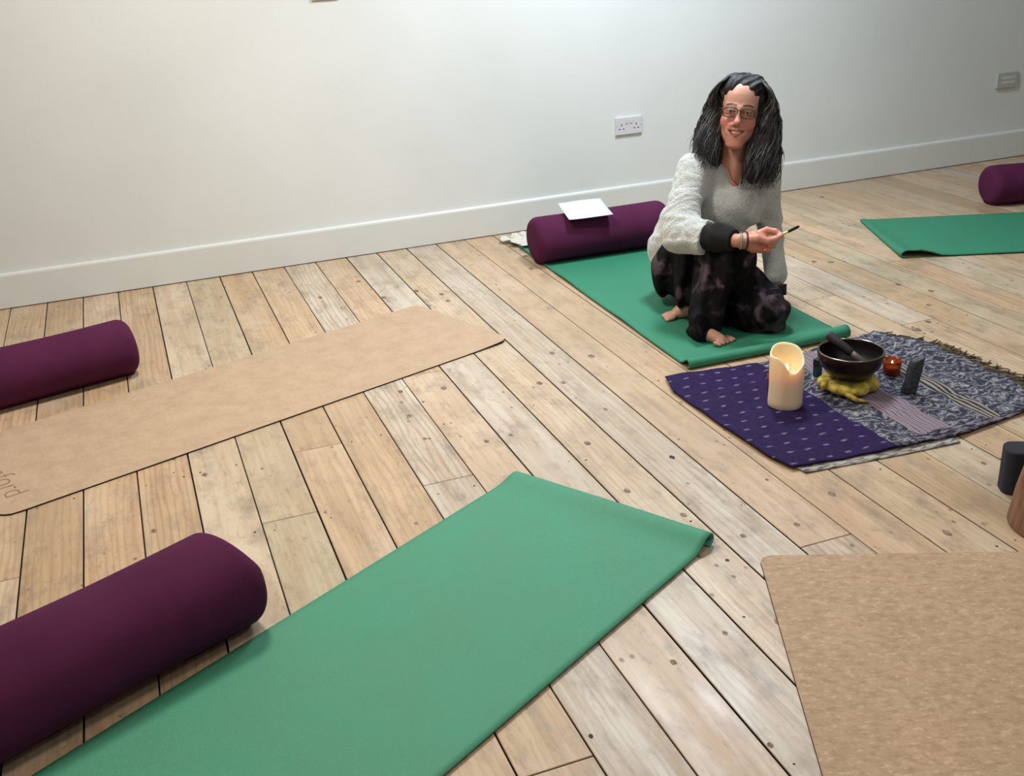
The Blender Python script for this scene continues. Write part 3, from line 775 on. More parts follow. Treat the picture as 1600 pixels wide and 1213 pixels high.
# ================================================================== the seated person
def surface_nets(f, lo, hi, h):
    """mesh of f<0 on a regular grid (naive surface nets), f takes X,Y,Z arrays"""
    lo = np.array(lo, np.float32); hi = np.array(hi, np.float32)
    nx, ny, nz = [int(math.ceil((hi[i]-lo[i])/h))+1 for i in range(3)]
    X = (lo[0]+h*np.arange(nx, dtype=np.float32))[:, None, None]; Y = (lo[1]+h*np.arange(ny, dtype=np.float32))[None, :, None]; Z = (lo[2]+h*np.arange(nz, dtype=np.float32))[None, None, :]
    X, Y, Z = np.broadcast_arrays(X, Y, Z)
    V = f(X, Y, Z).astype(np.float32)
    S = V < 0
    cnt = np.zeros((nx-1, ny-1, nz-1), np.float32); acc = np.zeros((nx-1, ny-1, nz-1, 3), np.float32)
    sl = lambda o, n_: slice(o, o+n_-1)
    for ax in range(3):
        for a in (0, 1):
            for b in (0, 1):
                o0 = [0, 0, 0]; others = [i for i in range(3) if i != ax]; o0[others[0]] = a; o0[others[1]] = b
                o1 = list(o0); o1[ax] = 1
                v0 = V[sl(o0[0], nx), sl(o0[1], ny), sl(o0[2], nz)]; v1 = V[sl(o1[0], nx), sl(o1[1], ny), sl(o1[2], nz)]
                m_ = (v0 < 0) != (v1 < 0)
                t_ = np.where(m_, v0/np.where(m_, v0-v1, 1), 0)
                cnt += m_
                for k in range(3): acc[..., k] += np.where(m_, (t_ if k == ax else float(o0[k])), 0)
    act = cnt > 0
    idx = -np.ones(act.shape, np.int64); idx[act] = np.arange(act.sum())
    ii = np.argwhere(act); P_ = lo+h*(ii+acc[act]/cnt[act][:, None])
    faces = []
    for ax in range(3):
        e0 = [slice(1, None)]*3; 
        A_ = S[tuple(slice(1, nn-1) if i != ax else slice(0, nn-1) for i, nn in enumerate((nx, ny, nz)))]
        B_ = S[tuple(slice(1, nn-1) if i != ax else slice(1, nn) for i, nn in enumerate((nx, ny, nz)))]
        ch = np.argwhere(A_ != B_)
        if len(ch) == 0: continue
        flip = A_[tuple(ch.T)]
        oth = [i for i in range(3) if i != ax]
        c = ch.copy(); c[:, oth[0]] += 1; c[:, oth[1]] += 1
        def g_(da, db):
            d = c.copy(); d[:, oth[0]] -= da; d[:, oth[1]] -= db; return idx[tuple(d.T)]
        q = np.stack([g_(0, 0), g_(1, 0), g_(1, 1), g_(0, 1)], 1)
        if ax == 1: flip = ~flip
        q[~flip] = q[~flip][:, ::-1]
        faces.append(q)
    return P_, np.concatenate(faces)

def np_mesh(name, Vs, Fs, colors=None):
    me_ = bpy.data.meshes.new(name)
    me_.vertices.add(len(Vs)); me_.vertices.foreach_set('co', np.asarray(Vs, np.float32).ravel())
    me_.loops.add(len(Fs)*4); me_.loops.foreach_set('vertex_index', np.asarray(Fs, np.int32).ravel())
    me_.polygons.add(len(Fs)); me_.polygons.foreach_set('loop_start', np.arange(0, len(Fs)*4, 4, dtype=np.int32)); me_.polygons.foreach_set('loop_total', np.full(len(Fs), 4, np.int32))
    me_.polygons.foreach_set('use_smooth', np.ones(len(Fs), bool))
    me_.update(); me_.validate()
    if colors is not None:
        ca = me_.color_attributes.new('paint', 'FLOAT_COLOR', 'POINT'); cc = np.ones((len(Vs), 4), np.float32); cc[:, :3] = colors; ca.data.foreach_set('color', cc.ravel())
    return me_

def relax(Vs, Fs, it=2, lam=.5):
    n_ = len(Vs); Vs = Vs.copy()
    e = np.concatenate([Fs[:, [0, 1]], Fs[:, [1, 2]], Fs[:, [2, 3]], Fs[:, [3, 0]]]); e = np.concatenate([e, e[:, ::-1]])
    deg = np.bincount(e[:, 0], minlength=n_)
    for _ in range(it):
        s_ = np.stack([np.bincount(e[:, 0], weights=Vs[e[:, 1], k], minlength=n_) for k in range(3)], 1)/np.maximum(deg, 1)[:, None]
        Vs += lam*(s_-Vs)
    return Vs

class F:
    """distance field being built up"""
    def __init__(s, X, Y, Z): s.P = (X, Y, Z); s.d = np.full(X.shape, 9., np.float32)
    def _sm(s, d, k, sign):
        if sign > 0:
            if k <= 0: s.d = np.minimum(s.d, d); return
            h = np.clip(.5+.5*(s.d-d)/k, 0, 1); s.d = s.d*(1-h)+d*h-k*h*(1-h)
        else:
            h = np.clip(.5-.5*(s.d+d)/k, 0, 1); s.d = s.d*(1-h)+(-d)*h+k*h*(1-h)
    def cap(s, a, b, ra, rb=None, k=.02, sign=1, flat=None):
        rb = ra if rb is None else rb; a = np.array(a, float); b = np.array(b, float); X, Y, Z = s.P; ab = b-a; L = (ab**2).sum()
        px, py, pz = X-a[0], Y-a[1], Z-a[2]
        t = np.clip((px*ab[0]+py*ab[1]+pz*ab[2])/L, 0, 1)
        qx, qy, qz = px-t*ab[0], py-t*ab[1], pz-t*ab[2]
        if flat is not None:   # squash: distances along this unit axis count more
            ax_, f_ = np.array(flat[0], float), flat[1]; ax_ /= np.linalg.norm(ax_); w_ = (qx*ax_[0]+qy*ax_[1]+qz*ax_[2])*(f_-1)
            qx, qy, qz = qx+w_*ax_[0], qy+w_*ax_[1], qz+w_*ax_[2]
        s._sm((np.sqrt(qx*qx+qy*qy+qz*qz)-(ra+(rb-ra)*t)).astype(np.float32), k, sign); return s
    def chain(s, pts, rs, k=.02, sign=1, flat=None):
        """poly-capsule joined hard inside, blended to the rest softly"""
        g_ = F(*s.P)
        for (a, b, ra, rb) in zip(pts, pts[1:], rs, rs[1:]): g_.cap(a, b, ra, rb, k=.004, flat=flat)
        s._sm(g_.d, k, sign); return s
    def ell(s, c, r, R=None, k=.02, sign=1):
        X, Y, Z = s.P; p = [X-c[0], Y-c[1], Z-c[2]]
        if R is not None: p = [p[0]*R[0][i]+p[1]*R[1][i]+p[2]*R[2][i] for i in range(3)]   # columns of R = local axes
        k0 = np.sqrt((p[0]/r[0])**2+(p[1]/r[1])**2+(p[2]/r[2])**2); k1 = np.sqrt((p[0]/r[0]**2)**2+(p[1]/r[1]**2)**2+(p[2]/r[2]**2)**2)
        s._sm((k0*(k0-1)/np.maximum(k1, 1e-6)).astype(np.float32), k, sign); return s
def wob(X, Y, Z, f_, s=0):
    return (np.sin(X*f_+1.3*np.sin(Y*f_*.7+s)+s)*np.sin(Y*f_*.9+1.1*np.sin(Z*f_*.8+s*2)+1.7*s)*np.sin(Z*f_*1.1+1.2*np.sin(X*f_*.6)+.6*s)).astype(np.float32)

# ---- joints, metres in the room
HEAD = Vector((2.150, 3.452, .748))                  # middle of the head at eye level
neck0 = (2.125, 3.475, .53); neck1 = (2.148, 3.465, .66)
shR = (1.985, 3.49, .535); elR = (1.868, 3.375, .345); wrR = (1.966, 3.14, .362)
shL = (2.262, 3.45, .485); elL = (2.288, 3.435, .29); wrL = (2.282, 3.36, .072)
pelvis = (2.00, 3.60, .17); waist = (2.01, 3.57, .30); chest = (2.09, 3.50, .42)
hipR = (1.975, 3.55, .18); knR = (2.000, 3.215, .298); anR = (1.838, 3.165, .065); toeR = (1.876, 3.095, .022)
hipL = (2.06, 3.55, .16); knL = (2.095, 3.150, .075); anL = (1.93, 3.39, .045); toeL = (1.848, 3.405, .022)

face_dir = Vector((-HEAD.x, -HEAD.y, 1.42-HEAD.z)).normalized()
hz = Vector((0, 0, 1)); hx = -(face_dir.cross(hz)).normalized()*-1
hx = face_dir.cross(hz).normalized()                 # points to the photo's left; flipped below
hx = -hx; hx.z = 0; hx.normalize()
fdir = (face_dir-Vector((0, 0, .03))).normalized()
yaw_off = Matrix.Rotation(math.radians(-3), 3, 'Z'); fdir = yaw_off @ fdir
hxx = fdir.cross(hz).normalized()*-1; hzz = hxx.cross(fdir)*-1
if hzz.z < 0: hzz = -hzz
roll_ = Matrix.Rotation(math.radians(7), 3, fdir)
if (roll_ @ hzz).x < hzz.x: roll_ = Matrix.Rotation(math.radians(-7), 3, fdir)
hxx = roll_ @ hxx; hzz = roll_ @ hzz
if hxx.x < 0: hxx = -hxx
HR = np.array([[hxx.x, fdir.x, hzz.x], [hxx.y, fdir.y, hzz.y], [hxx.z, fdir.z, hzz.z]])   # columns: image right, face forward, up
HC = np.array(HEAD)
def hw(p): return tuple(HC+HR@np.array(p, float))                      # head space to room

def head_field(X, Y, Z):
    """in head space: x image right, y forward, z up; eyes at z=0"""
    g_ = F(X, Y, Z)
    g_.ell((0, -.022, .030), (.074, .094, .090), k=0)
    g_.ell((0, .018, -.040), (.062, .066, .078), k=.03)
    g_.ell((0, .030, .055), (.060, .052, .055), k=.03)
    g_.ell((0, .058, -.100), (.024, .020, .020), k=.03)
    g_.cap((-.050, .0, -.062), (-.012, .055, -.103), .014, .013, k=.03); g_.cap((.050, .0, -.062), (.012, .055, -.103), .014, .013, k=.03)
    for s_ in (-1, 1):
        g_.ell((s_*.040, .056, -.036), (.022, .020, .020), k=.022)      # cheek
        g_.cap((s_*.012, .079, .019), (s_*.046, .063, .020), .008, .006, k=.014)  # brow ridge
        g_.ell((s_*.030, .092, -.001), (.017, .016, .010), k=.012, sign=-1)       # socket
        g_.ell((s_*.030, .0665, .0), (.0148, .0140, .0118), k=.003)                # eyeball with lid
        g_.cap((s_*.019, .079, .0055), (s_*.042, .073, .0052), .0034, .003, k=.004)  # upper lid
        g_.cap((s_*.020, .077, -.007), (s_*.040, .073, -.0068), .003, .0026, k=.004)
        g_.ell((s_*.0125, .088, -.043), (.0072, .009, .0068), k=.006)    # nostril wing
        g_.cap((s_*.022, .083, -.046), (s_*.036, .070, -.072), .0035, .003, k=.012) # smile fold
        g_.ell((s_*.074, -.010, -.010), (.010, .018, .030), k=.008)
    g_.cap((0, .083, .014), (0, .102, -.032), .0072, .0105, k=.012)      # nose bridge
    g_.ell((0, .104, -.036), (.0105, .0105, .009), k=.008)
    for s_ in (-1, 1): g_.ell((s_*.006, .100, -.0475), (.0034, .005, .0028), k=.003, sign=-1)
    g_.ell((0, .074, -.070), (.034, .014, .020), k=.014)                 # muzzle
    # lips in a smile
    up_ = [(-.033, .070, -.0615), (-.018, .083, -.0640), (-.006, .0885, -.0625), (0, .088, -.0640), (.006, .0885, -.0625), (.018, .083, -.0640), (.033, .070, -.0615)]
    lo_ = [(-.033, .070, -.0615), (-.020, .080, -.0760), (0, .0855, -.0815), (.020, .080, -.0760), (.033, .070, -.0615)]
    mo = [(-.027, .0760, -.0640), (-.012, .0880, -.0700), (0, .0910, -.0720), (.012, .0880, -.0700), (.027, .0760, -.0640)]
    g_.chain(up_, [.002, .0038, .0042, .0036, .0042, .0038, .002], k=.003); g_.chain(lo_, [.002, .0042, .0052, .0042, .002], k=.004)
    g_.chain(mo, [.0018, .0046, .0056, .0046, .0018], k=.002, sign=-1)
    g_.chain([(-.022, .0745, -.0655), (0, .0815, -.0690), (.022, .0745, -.0655)], [.0035, .0045, .0035], k=.001)  # teeth
    g_.ell((0, .060, -.118), (.03, .02, .012), k=.012)
    return g_.d
def head_paint(V):
    x, y, z = V[:, 0], V[:, 1], V[:, 2]
    def bl(c, col, amt): a = np.clip(amt, 0, 1)[:, None]; return c*(1-a)+np.array(srgb(*col)[:3])*a
    gs = lambda cx, cz, sx, sz: np.exp(-((x-cx)/sx)**2-((z-cz)/sz)**2)
    C_ = np.tile(np.array(srgb(214, 160, 142)[:3]), (len(V), 1))
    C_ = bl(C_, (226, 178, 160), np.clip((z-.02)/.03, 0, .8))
    for s_ in (-1, 1): C_ = bl(C_, (196, 104, 90), gs(s_*.043, -.036, .026, .024)*.8*(y > .02))
    C_ = bl(C_, (190, 112, 98), gs(0, -.040, .014, .012)*.5)
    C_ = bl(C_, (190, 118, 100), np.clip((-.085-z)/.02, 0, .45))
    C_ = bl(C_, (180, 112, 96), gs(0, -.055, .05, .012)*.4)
    for s_ in (-1, 1):
        C_ = bl(C_, (150, 106, 92), gs(s_*.030, -.002, .024, .014)*.7*(y > .04))
        zb = .0200+.006*np.cos((x-s_*.028)/.016)
        C_ = bl(C_, (52, 38, 34), np.clip(1.8-np.abs(z-zb-.0005)/.0027, 0, .92)*(np.abs(x-s_*.030) < .019)*(y > .04))
        C_ = bl(C_, (226, 222, 216), (np.hypot((x-s_*.030)/.0125, z/.0027) < 1)*.6*(y > .05))
        C_ = bl(C_, (58, 44, 36), (np.hypot(x-s_*.030, z+.0005) < .0056)*1.*(y > .05)*(np.abs(z) < .0034))
        C_ = bl(C_, (60, 40, 36), np.clip(1.4-np.abs(z-.0058+ .25*np.abs(x-s_*.030))/.0016, 0, .8)*(np.abs(x-s_*.030) < .015)*(y > .05))
    # lips, mouth, teeth
    xx = np.clip(np.abs(x)/.033, 0, 1); zu = -.0595-.001*np.cos(xx*5); zl = -.0865+.025*xx**2; mid_u = -.0665+.005*xx**2; mid_l = -.0765+.0145*xx**2
    inx = np.abs(x) < .034
    C_ = bl(C_, (156, 66, 62), ((z < zu) & (z > zl) & inx & (y > .05))*.85)
    ins = (z < mid_u) & (z > mid_l) & (np.abs(x) < .028) & (y > .05)
    C_ = bl(C_, (70, 26, 26), ins*1.)
    C_ = bl(C_, (236, 214, 194), (ins & (z > mid_l+.0018) & (y > .066) & (np.abs(x) < .0190))*1.)
    for s_ in (-1, 1): C_ = bl(C_, (90, 40, 36), np.exp(-((x-s_*.006)/.004)**2-((z+.0475)/.003)**2)*(y > .09)*.9)
    return C_
sk_rgb = np.array(srgb(200, 148, 128)[:3])

# ---- hand (right): pinching a short stick, thumb side towards the camera; built in the room frame
W0 = np.array(wrR)
ux = np.array((.93530, -.34985, -.05305)); uy = np.array((.18549, .35706, .91548)); uf = np.array((.30133, .86609, -.39885)); fdirR = (np.array(wrR)-np.array(elR))/np.linalg.norm(np.array(wrR)-np.array(elR))      # along the hand, across it, and through the palm
def hd(x_, y_, z_): return W0+ux*x_+uy*y_-uf*z_                # metres from the wrist
def hand_field(X, Y, Z):
    g_ = F(X, Y, Z)
    g_.chain([tuple(W0-fdirR*.05), hd(.0, .0, 0), hd(.028, .004, .0)], [.0235, .0232, .024], k=.01, flat=(uf, 1.15))
    # palm: back of the hand faces up-left, knuckles to the right
    g_.chain([hd(.020, .002, -.002), hd(.055, .010, -.010), hd(.084, .012, -.016)], [.022, .027, .024], k=.012)
    g_.chain([hd(.020, -.006, -.004), hd(.055, -.016, -.012), hd(.080, -.020, -.014)], [.020, .024, .022], k=.012)
    # index: up and over, ending in the pinch
    g_.chain([hd(.070, .028, -.010), hd(.100, .040, -.004), hd(.128, .034, .004), hd(.146, .022, .010)], [.0115, .0105, .0092, .0078], k=.006)
    # thumb: from the base on the near side of the palm
    g_.chain([hd(.028, .004, .014), hd(.060, .006, .026), hd(.096, -.004, .026), hd(.124, .004, .022), hd(.144, .015, .015)], [.0165, .0150, .0122, .0110, .0088], k=.008)
    # middle, ring, little: curled under
    g_.chain([hd(.084, .016, -.018), hd(.112, .014, -.012), hd(.134, .004, .002), hd(.138, .006, .008)], [.0112, .0104, .0092, .0080], k=.004)
    g_.chain([hd(.084, -.004, -.020), hd(.112, -.010, -.012), hd(.122, -.018, .004), hd(.106, -.020, .014)], [.0110, .0102, .0092, .0080], k=.004)
    g_.chain([hd(.078, -.022, -.016), hd(.100, -.032, -.008), hd(.106, -.036, .006), hd(.090, -.034, .014)], [.0100, .0092, .0084, .0074], k=.004)
    return g_.d
PINCH = hd(.150, .020, .012)

def body_field(X, Y, Z):
    g_ = F(X, Y, Z)
    g_.ell(pelvis, (.115, .10, .085), k=0)
    g_.chain([pelvis, waist, chest, (2.12, 3.485, .49)], [.105, .098, .105, .07], k=.05, flat=((-.5, -.85, 0), 1.15))
    g_.chain([shR, chest, shL], [.045, .07, .045], k=.04)
    g_.chain([shR, elR, tuple(np.array(elR)*.5+np.array(wrR)*.5), wrR], [.044, .036, .035, .024], k=.02)
    g_.chain([shL, elL, wrL], [.044, .035, .024], k=.02)
    g_.ell((wrL[0]-.020, wrL[1]-.018, .027), (.040, .034, .015), k=.02)
    for i in range(4):      # fingers spread on the mat
        b = np.array([wrL[0]-.052+.014*i, wrL[1]-.030-.014*i, .026]); L_ = (.060, .070, .066, .052)[i]; dv = np.array([-.80+.10*i, -.60-.05*i, 0])
        g_.chain([b, b+dv*L_*.55+np.array([0, 0, .002]), b+dv*L_+np.array([0, 0, -.008])], [.0092, .0086, .0072], k=.004)
    g_.chain([(wrL[0]-.030, wrL[1]+.005, .028), (wrL[0]-.058, wrL[1]+.016, .024), (wrL[0]-.085, wrL[1]+.010, .018)], [.013, .010, .008], k=.006)
    g_.chain([(2.115, 3.49, .47), neck0, neck1], [.06, .052, .05], k=.03); g_.chain([(2.105, 3.455, .46), (2.125, 3.462, .53)], [.066, .055], k=.02)
    g_.chain([hipR, knR], [.075, .044], k=.02); g_.chain([knR, anR], [.042, .032], k=.02)
    g_.chain([hipL, knL], [.078, .052], k=.02); g_.chain([knL, anL], [.046, .034], k=.02)
    # right foot, flat on the mat
    g_.chain([(1.842, 3.160, .032), (1.856, 3.130, .034), toeR], [.028, .031, .023], k=.02, flat=((0, 0, 1), 1.2))
    for i in range(5):
        b = np.array(toeR)+np.array([.018, .010, 0])*(i-2)*-1.05*.9; e = b+np.array([.020, -.026, -.008])*(1-.12*abs(i-1))
        g_.cap(b, e, .0085, .0072 if i else .0095, k=.004)
    # left foot tucked under
    g_.chain([anL, (1.885, 3.40, .034), toeL], [.034, .030, .018], k=.02, flat=((0, 0, 1), 1.15))
    for i in range(5):
        b = np.array(toeL)+np.array([.002, .014, .001])*(i-2)*.9; g_.cap(b, b+np.array([-.030, .0, -.006]), .0085, .0066, k=.004)
    return np.maximum(g_.d, (.0066-Z)).astype(np.float32)

def build_person():
    t = tag(empty('person', (2.0, 3.35, 0)), 'smiling person with long dark hair and glasses kneeling on a green mat, holding a stick', 'person')
    base = Vector(t.location)
    def sub(o): o.parent = t; o.matrix_parent_inverse = Matrix.Translation(-base); return o
    # ---- body (one mesh: trunk, limbs, feet, the detailed hand and the head)
    Vb, Fb = surface_nets(body_field, (1.74, 3.0, .0), (2.38, 3.76, .70), .0065)
    Vb = relax(Vb, Fb, 1)
    Cb = np.tile(sk_rgb*np.array([.92, .86, .84]), (len(Vb), 1))
    ft = Vb[:, 2] < .1; Cb[ft] = np.array(srgb(200, 150, 132)[:3])
    Vh, Fh = surface_nets(head_field, (-.095, -.13, -.15), (.095, .13, .14), .0021)
    Vh = relax(Vh, Fh, 1, .4); Ch = head_paint(Vh); Vh = HC+Vh@HR.T
    lo_ = np.min([hd(a, b, c) for a in (-.06, .17) for b in (-.07, .07) for c in (-.05, .06)], 0); hi_ = np.max([hd(a, b, c) for a in (-.06, .17) for b in (-.07, .07) for c in (-.05, .06)], 0)
    Vn, Fn = surface_nets(hand_field, lo_, hi_, .0024)
    Vn = relax(Vn, Fn, 1, .4)
    rel = Vn-W0; hx_ = rel@ux; hy_ = rel@uy; hz_ = -(rel@uf)
    Cn = np.tile(np.array(srgb(214, 150, 130)[:3]), (len(Vn), 1))
    red = np.clip((-hy_+.0)/.03, 0, 1)[:, None]; Cn = Cn*(1-.5*red)+np.array(srgb(186, 104, 84)[:3])*.5*red
    tips = (np.exp(-((hx_-.148)/.012)**2)*.4)[:, None]; Cn = Cn*(1-tips)+np.array(srgb(226, 150, 134)[:3])*tips
    V = np.concatenate([Vb, Vh, Vn]); Fq = np.concatenate([Fb, Fh+len(Vb), Fn+len(Vb)+len(Vh)]); C_ = np.concatenate([Cb, Ch, Cn])
    ms = mat('skin', (214, 160, 142), .5); n = NT(ms)
    at = n.n('ShaderNodeAttribute', attribute_name='paint'); n.color(n.mix(n.gray(n.noise(n.coords(), 90, 3), .4, .65, 0, .12), at.outputs['Color'], srgb(176, 96, 80)))
    n.b.inputs['Subsurface Weight'].default_value = .12; n.b.inputs['Subsurface Radius'].default_value = (.012, .005, .003); n.b.inputs['Subsurface Scale'].default_value = .5
    n.b.inputs['Roughness'].default_value = .42
    n.bump(n.noise(n.coords(), 380, 3), .15, .001)
    sub(obj('body', np_mesh('body', V, Fq, C_), ms))

    # ---- sweater
    vd = np.array([-.45, -.87, .2]); vd /= np.linalg.norm(vd)
    def sweater(X, Y, Z):
        g_ = F(X, Y, Z)
        g_.chain([(1.995, 3.60, .215), (2.02, 3.585, .30), (2.085, 3.51, .42), (2.115, 3.49, .485)], [.132, .124, .126, .088], k=0, flat=((-.5, -.85, 0), 1.2))
        g_.ell((2.13, 3.44, .40), (.125, .09, .10), k=.05)
        g_.chain([shR, (2.08, 3.505, .50), (2.17, 3.49, .49), shL], [.062, .078, .078, .058], k=.04)
        eR = np.array(elR); wR = np.array(wrR)
        g_.chain([shR, tuple(np.array(shR)*.5+eR*.5+np.array([-.012, 0, .0])), elR], [.066, .062, .064], k=.03)
        g_.chain([elR, tuple(eR*.78+wR*.22)], [.066, .063], k=.02)
        g_.chain([tuple(eR*.78+wR*.22), tuple(eR*.55+wR*.45)], [.063, .058], k=.01)
        g_.chain([shL, elL, tuple(np.array(elL)*.25+np.array(wrL)*.75)], [.058, .050, .046], k=.025)
        # cable-knit relief on the sleeve and folds
        tR = np.clip(((X-shR[0])*(eR[0]-shR[0])+(Y-shR[1])*(eR[1]-shR[1])+(Z-shR[2])*(eR[2]-shR[2]))/((eR-np.array(shR))**2).sum(), -.3, 1.3)
        arm = np.clip((1.99-(X-.3*(Z-.5)))/.05, 0, 1)
        knit = np.abs(np.sin(tR*26+4*np.sin(Y*40)))*np.abs(np.sin(Y*95+X*60))
        d = g_.d-.0035*knit*arm
        d = d-.0045*arm*np.maximum(0, np.sin(tR*17+7*(Y-3.4)))**3*np.clip(tR-.15, 0, 1)*1.6
        d = d+.0055*wob(X, Y, Z, 26, .4)+.002*wob(X, Y, Z, 60, 1.4)
        # drape folds on the front, pulled towards the outstretched arm
        fr = np.sin((X*.9+Z*.9-Y*.3)*62+2*np.sin(Z*21))
        d = d+.0035*fr*np.clip((X-1.98)/.05, 0, 1)
        h_ = F(X, Y, Z); h_.d = d.astype(np.float32)
        # neckline: V opening, and the head/neck hole
        h_.chain([(2.13, 3.50, .50), (2.155, 3.47, .66)], [.063, .085], k=.006, sign=-1)
        h_.chain([(2.105, 3.40, .505), (2.12, 3.42, .60)], [.018, .056], k=.008, sign=-1)
        # hem
        h_.d = np.maximum(h_.d, (.125+.55*(X-1.9)-.25*(3.6-Y)-Z+.010*np.sin(X*70+Y*40)))if False else np.maximum(h_.d, .135+.012*np.sin(X*60+Y*45)-Z-9*np.clip(X-2.20, 0, 1)*0-np.clip((X-2.19)/.02, 0, 1)*.06)
        # open end of the sleeve cut square
        ax_ = (wR-eR)/np.linalg.norm(wR-eR); cut = (X-eR[0])*ax_[0]+(Y-eR[1])*ax_[1]+(Z-eR[2])*ax_[2]-.124
        near = (np.abs(X-1.9) < .12) & (Y < 3.42)
        h_.d = np.where(near, np.maximum(h_.d, cut), h_.d)
        return h_.d.astype(np.float32)
    Vs_, Fs_ = surface_nets(sweater, (1.74, 3.14, .07), (2.40, 3.80, .66), .0042)
    Vs_ = relax(Vs_, Fs_, 1, .5)
    mw = mat('light_grey_wool', (196, 197, 192), .92); n = NT(mw); c = n.coords()
    n.color(n.mix(n.gray(n.noise(c, 160, 3, .7), .35, .65), srgb(200, 204, 202), srgb(172, 175, 172)))
    wv = n.n('ShaderNodeTexVoronoi'); wv.inputs['Scale'].default_value = 170; n.l(c, wv.inputs['Vector'])
    n.bump(n.math('ADD', wv.outputs['Distance'], n.noise(c, 300, 2)), .55, .003)
    n.b.inputs['Sheen Weight'].default_value = .4; n.b.inputs['Sheen Roughness'].default_value = .6; n.b.inputs['Specular IOR Level'].default_value = .1
    sub(obj('sweater', np_mesh('sweater', Vs_, Fs_), mw))

    # ---- dark wrist warmer (inner sleeve) below the sweater sleeve
    def cuff(X, Y, Z):
        g_ = F(X, Y, Z); eR = np.array(elR); wR = np.array(wrR)
        a = eR*.60+wR*.40; b = eR*.11+wR*.89; up_ = np.array([0, 0, .004])
        g_.chain([tuple(a), tuple(a*.5+b*.5+up_), tuple(b)], [.049, .051, .040], k=0)
        g_.d = g_.d+.004*wob(X, Y, Z, 55, 2)
        ax_ = (b-a)/np.linalg.norm(b-a)
        g_.d = np.maximum(g_.d, (X-b[0])*ax_[0]+(Y-b[1])*ax_[1]+(Z-b[2])*ax_[2]-.012)
        return g_.d.astype(np.float32)
    Vc, Fc = surface_nets(cuff, (1.80, 3.06, .26), (2.06, 3.40, .44), .004)
    mb_ = mat('black_knit', (9, 9, 12), .95); n = NT(mb_); n.bump(n.noise(n.coords(), 240, 3), .6, .003)
    sub(obj('wrist_warmer', np_mesh('wrist_warmer', relax(Vc, Fc, 1), Fc), mb_))['label'] = 'black knitted wrist warmer on the outstretched arm'
    # left cuff
    bm = bmesh.new(); add_tube(bm, [(wrL[0]+.002, wrL[1]+.004, wrL[2]+.012), (wrL[0], wrL[1]-.008, wrL[2]-.028)], [.038, .034], 20); sub(obj('dark_cuff', bm, mb_))

    # ---- trousers
    def trousers(X, Y, Z):
        g_ = F(X, Y, Z)
        g_.ell((2.005, 3.60, .155), (.140, .135, .125), k=0)
        g_.ell((1.955, 3.565, .130), (.105, .11, .10), k=.03)
        kR = np.array(knR); aR = np.array(anR)
        g_.chain([hipR, tuple(np.array(hipR)*.5+kR*.5+np.array([-.01, 0, -.012])), knR], [.108, .095, .072], k=.04)
        g_.chain([knR, tuple(kR*.5+aR*.5+np.array([.004, .01, 0])), tuple(kR*.08+aR*.92)], [.068, .068, .058], k=.03)
        g_.chain([(1.93, 3.30, .22), (1.850, 3.20, .045)], [.055, .050], k=.03); g_.chain([(1.850, 3.20, .10), (1.838, 3.160, .046)], [.052, .050], k=.02)
        g_.chain([(1.93, 3.42, .20), (1.90, 3.36, .10)], [.058, .048], k=.03)
        kL = np.array(knL)
        g_.chain([hipL, tuple(np.array(hipL)*.45+kL*.55+np.array([.008, 0, .012])), knL], [.118, .098, .080], k=.04)
        g_.chain([knL, tuple(kL*.6+np.array(anL)*.4), tuple(kL*.3+np.array(anL)*.7)], [.076, .072, .062], k=.04)
        g_.chain([(2.035, 3.24, .20), (2.06, 3.17, .06)], [.060, .060], k=.05)
        d = g_.d
        # hanging folds: run down from the right knee, and wrap round the left one
        fv = np.sin((X*1.0-Y*.55)*74+3*Z+1.5*np.sin(Z*16)); d = d-.013*fv*np.clip((Z-.0)/.05, 0, 1)*np.clip((2.04-X)/.05, 0, 1)
        rad = np.sqrt((X-2.05)**2+(Y-3.17)**2+(Z-.26)**2); d = d-.006*np.sin(rad*95)*np.clip((X-2.03)/.05, 0, 1)
        d = d+.006*wob(X, Y, Z, 30, 1.1)
        return np.maximum(d, .0068-Z).astype(np.float32)
    Vt, Ft = surface_nets(trousers, (1.72, 3.0, .0), (2.34, 3.80, .44), .0048)
    Vt = relax(Vt, Ft, 1, .5)
    mt = mat('tie_dyed_cotton', (70, 62, 68), .85); n = NT(mt); c = n.coords()
    bl_ = n.noise(c, 9, 4, .55, 1.2)
    k = n.ramp(bl_, [(0, (96, 82, 88)), (.36, (80, 67, 73)), (.43, (38, 32, 39)), (.48, (11, 9, 12)), (.61, (8, 7, 10)), (.70, (38, 36, 48)), (1, (66, 64, 82))])
    n.color(n.mix(n.gray(n.noise(n.coords((1, 1, .3)), 60, 3), .4, .7, 0, .3), k, srgb(40, 35, 40)))
    n.bump(n.math('ADD', n.noise(n.coords((1, 1, .35)), 26, 4), n.math('MULTIPLY', n.noise(c, 400, 2), .15)), .5, .008)
    n.b.inputs['Specular IOR Level'].default_value = .12
    sub(obj('trousers', np_mesh('trousers', Vt, Ft), mt))

    # ---- hair: a shaped mass plus locks that run from the parting
    def hair(X, Y, Z):   # head space
        g_ = F(X, Y, Z)
        g_.ell((0, -.030, .045), (.088, .100, .092), k=0)
        g_.ell((-.035, .0, .085), (.045, .065, .040), k=.03); g_.ell((.035, .0, .085), (.048, .065, .042), k=.03)
        # left (image) side, going back over the shoulder
        g_.chain([(-.066, .0, .06), (-.094, -.005, -.01), (-.108, -.01, -.07), (-.100, .015, -.135), (-.072, .03, -.180)], [.026, .030, .036, .042, .036], k=.03)
        g_.chain([(-.10, -.03, -.04), (-.140, -.04, -.085), (-.150, -.03, -.115)], [.022, .016, .010], k=.03)
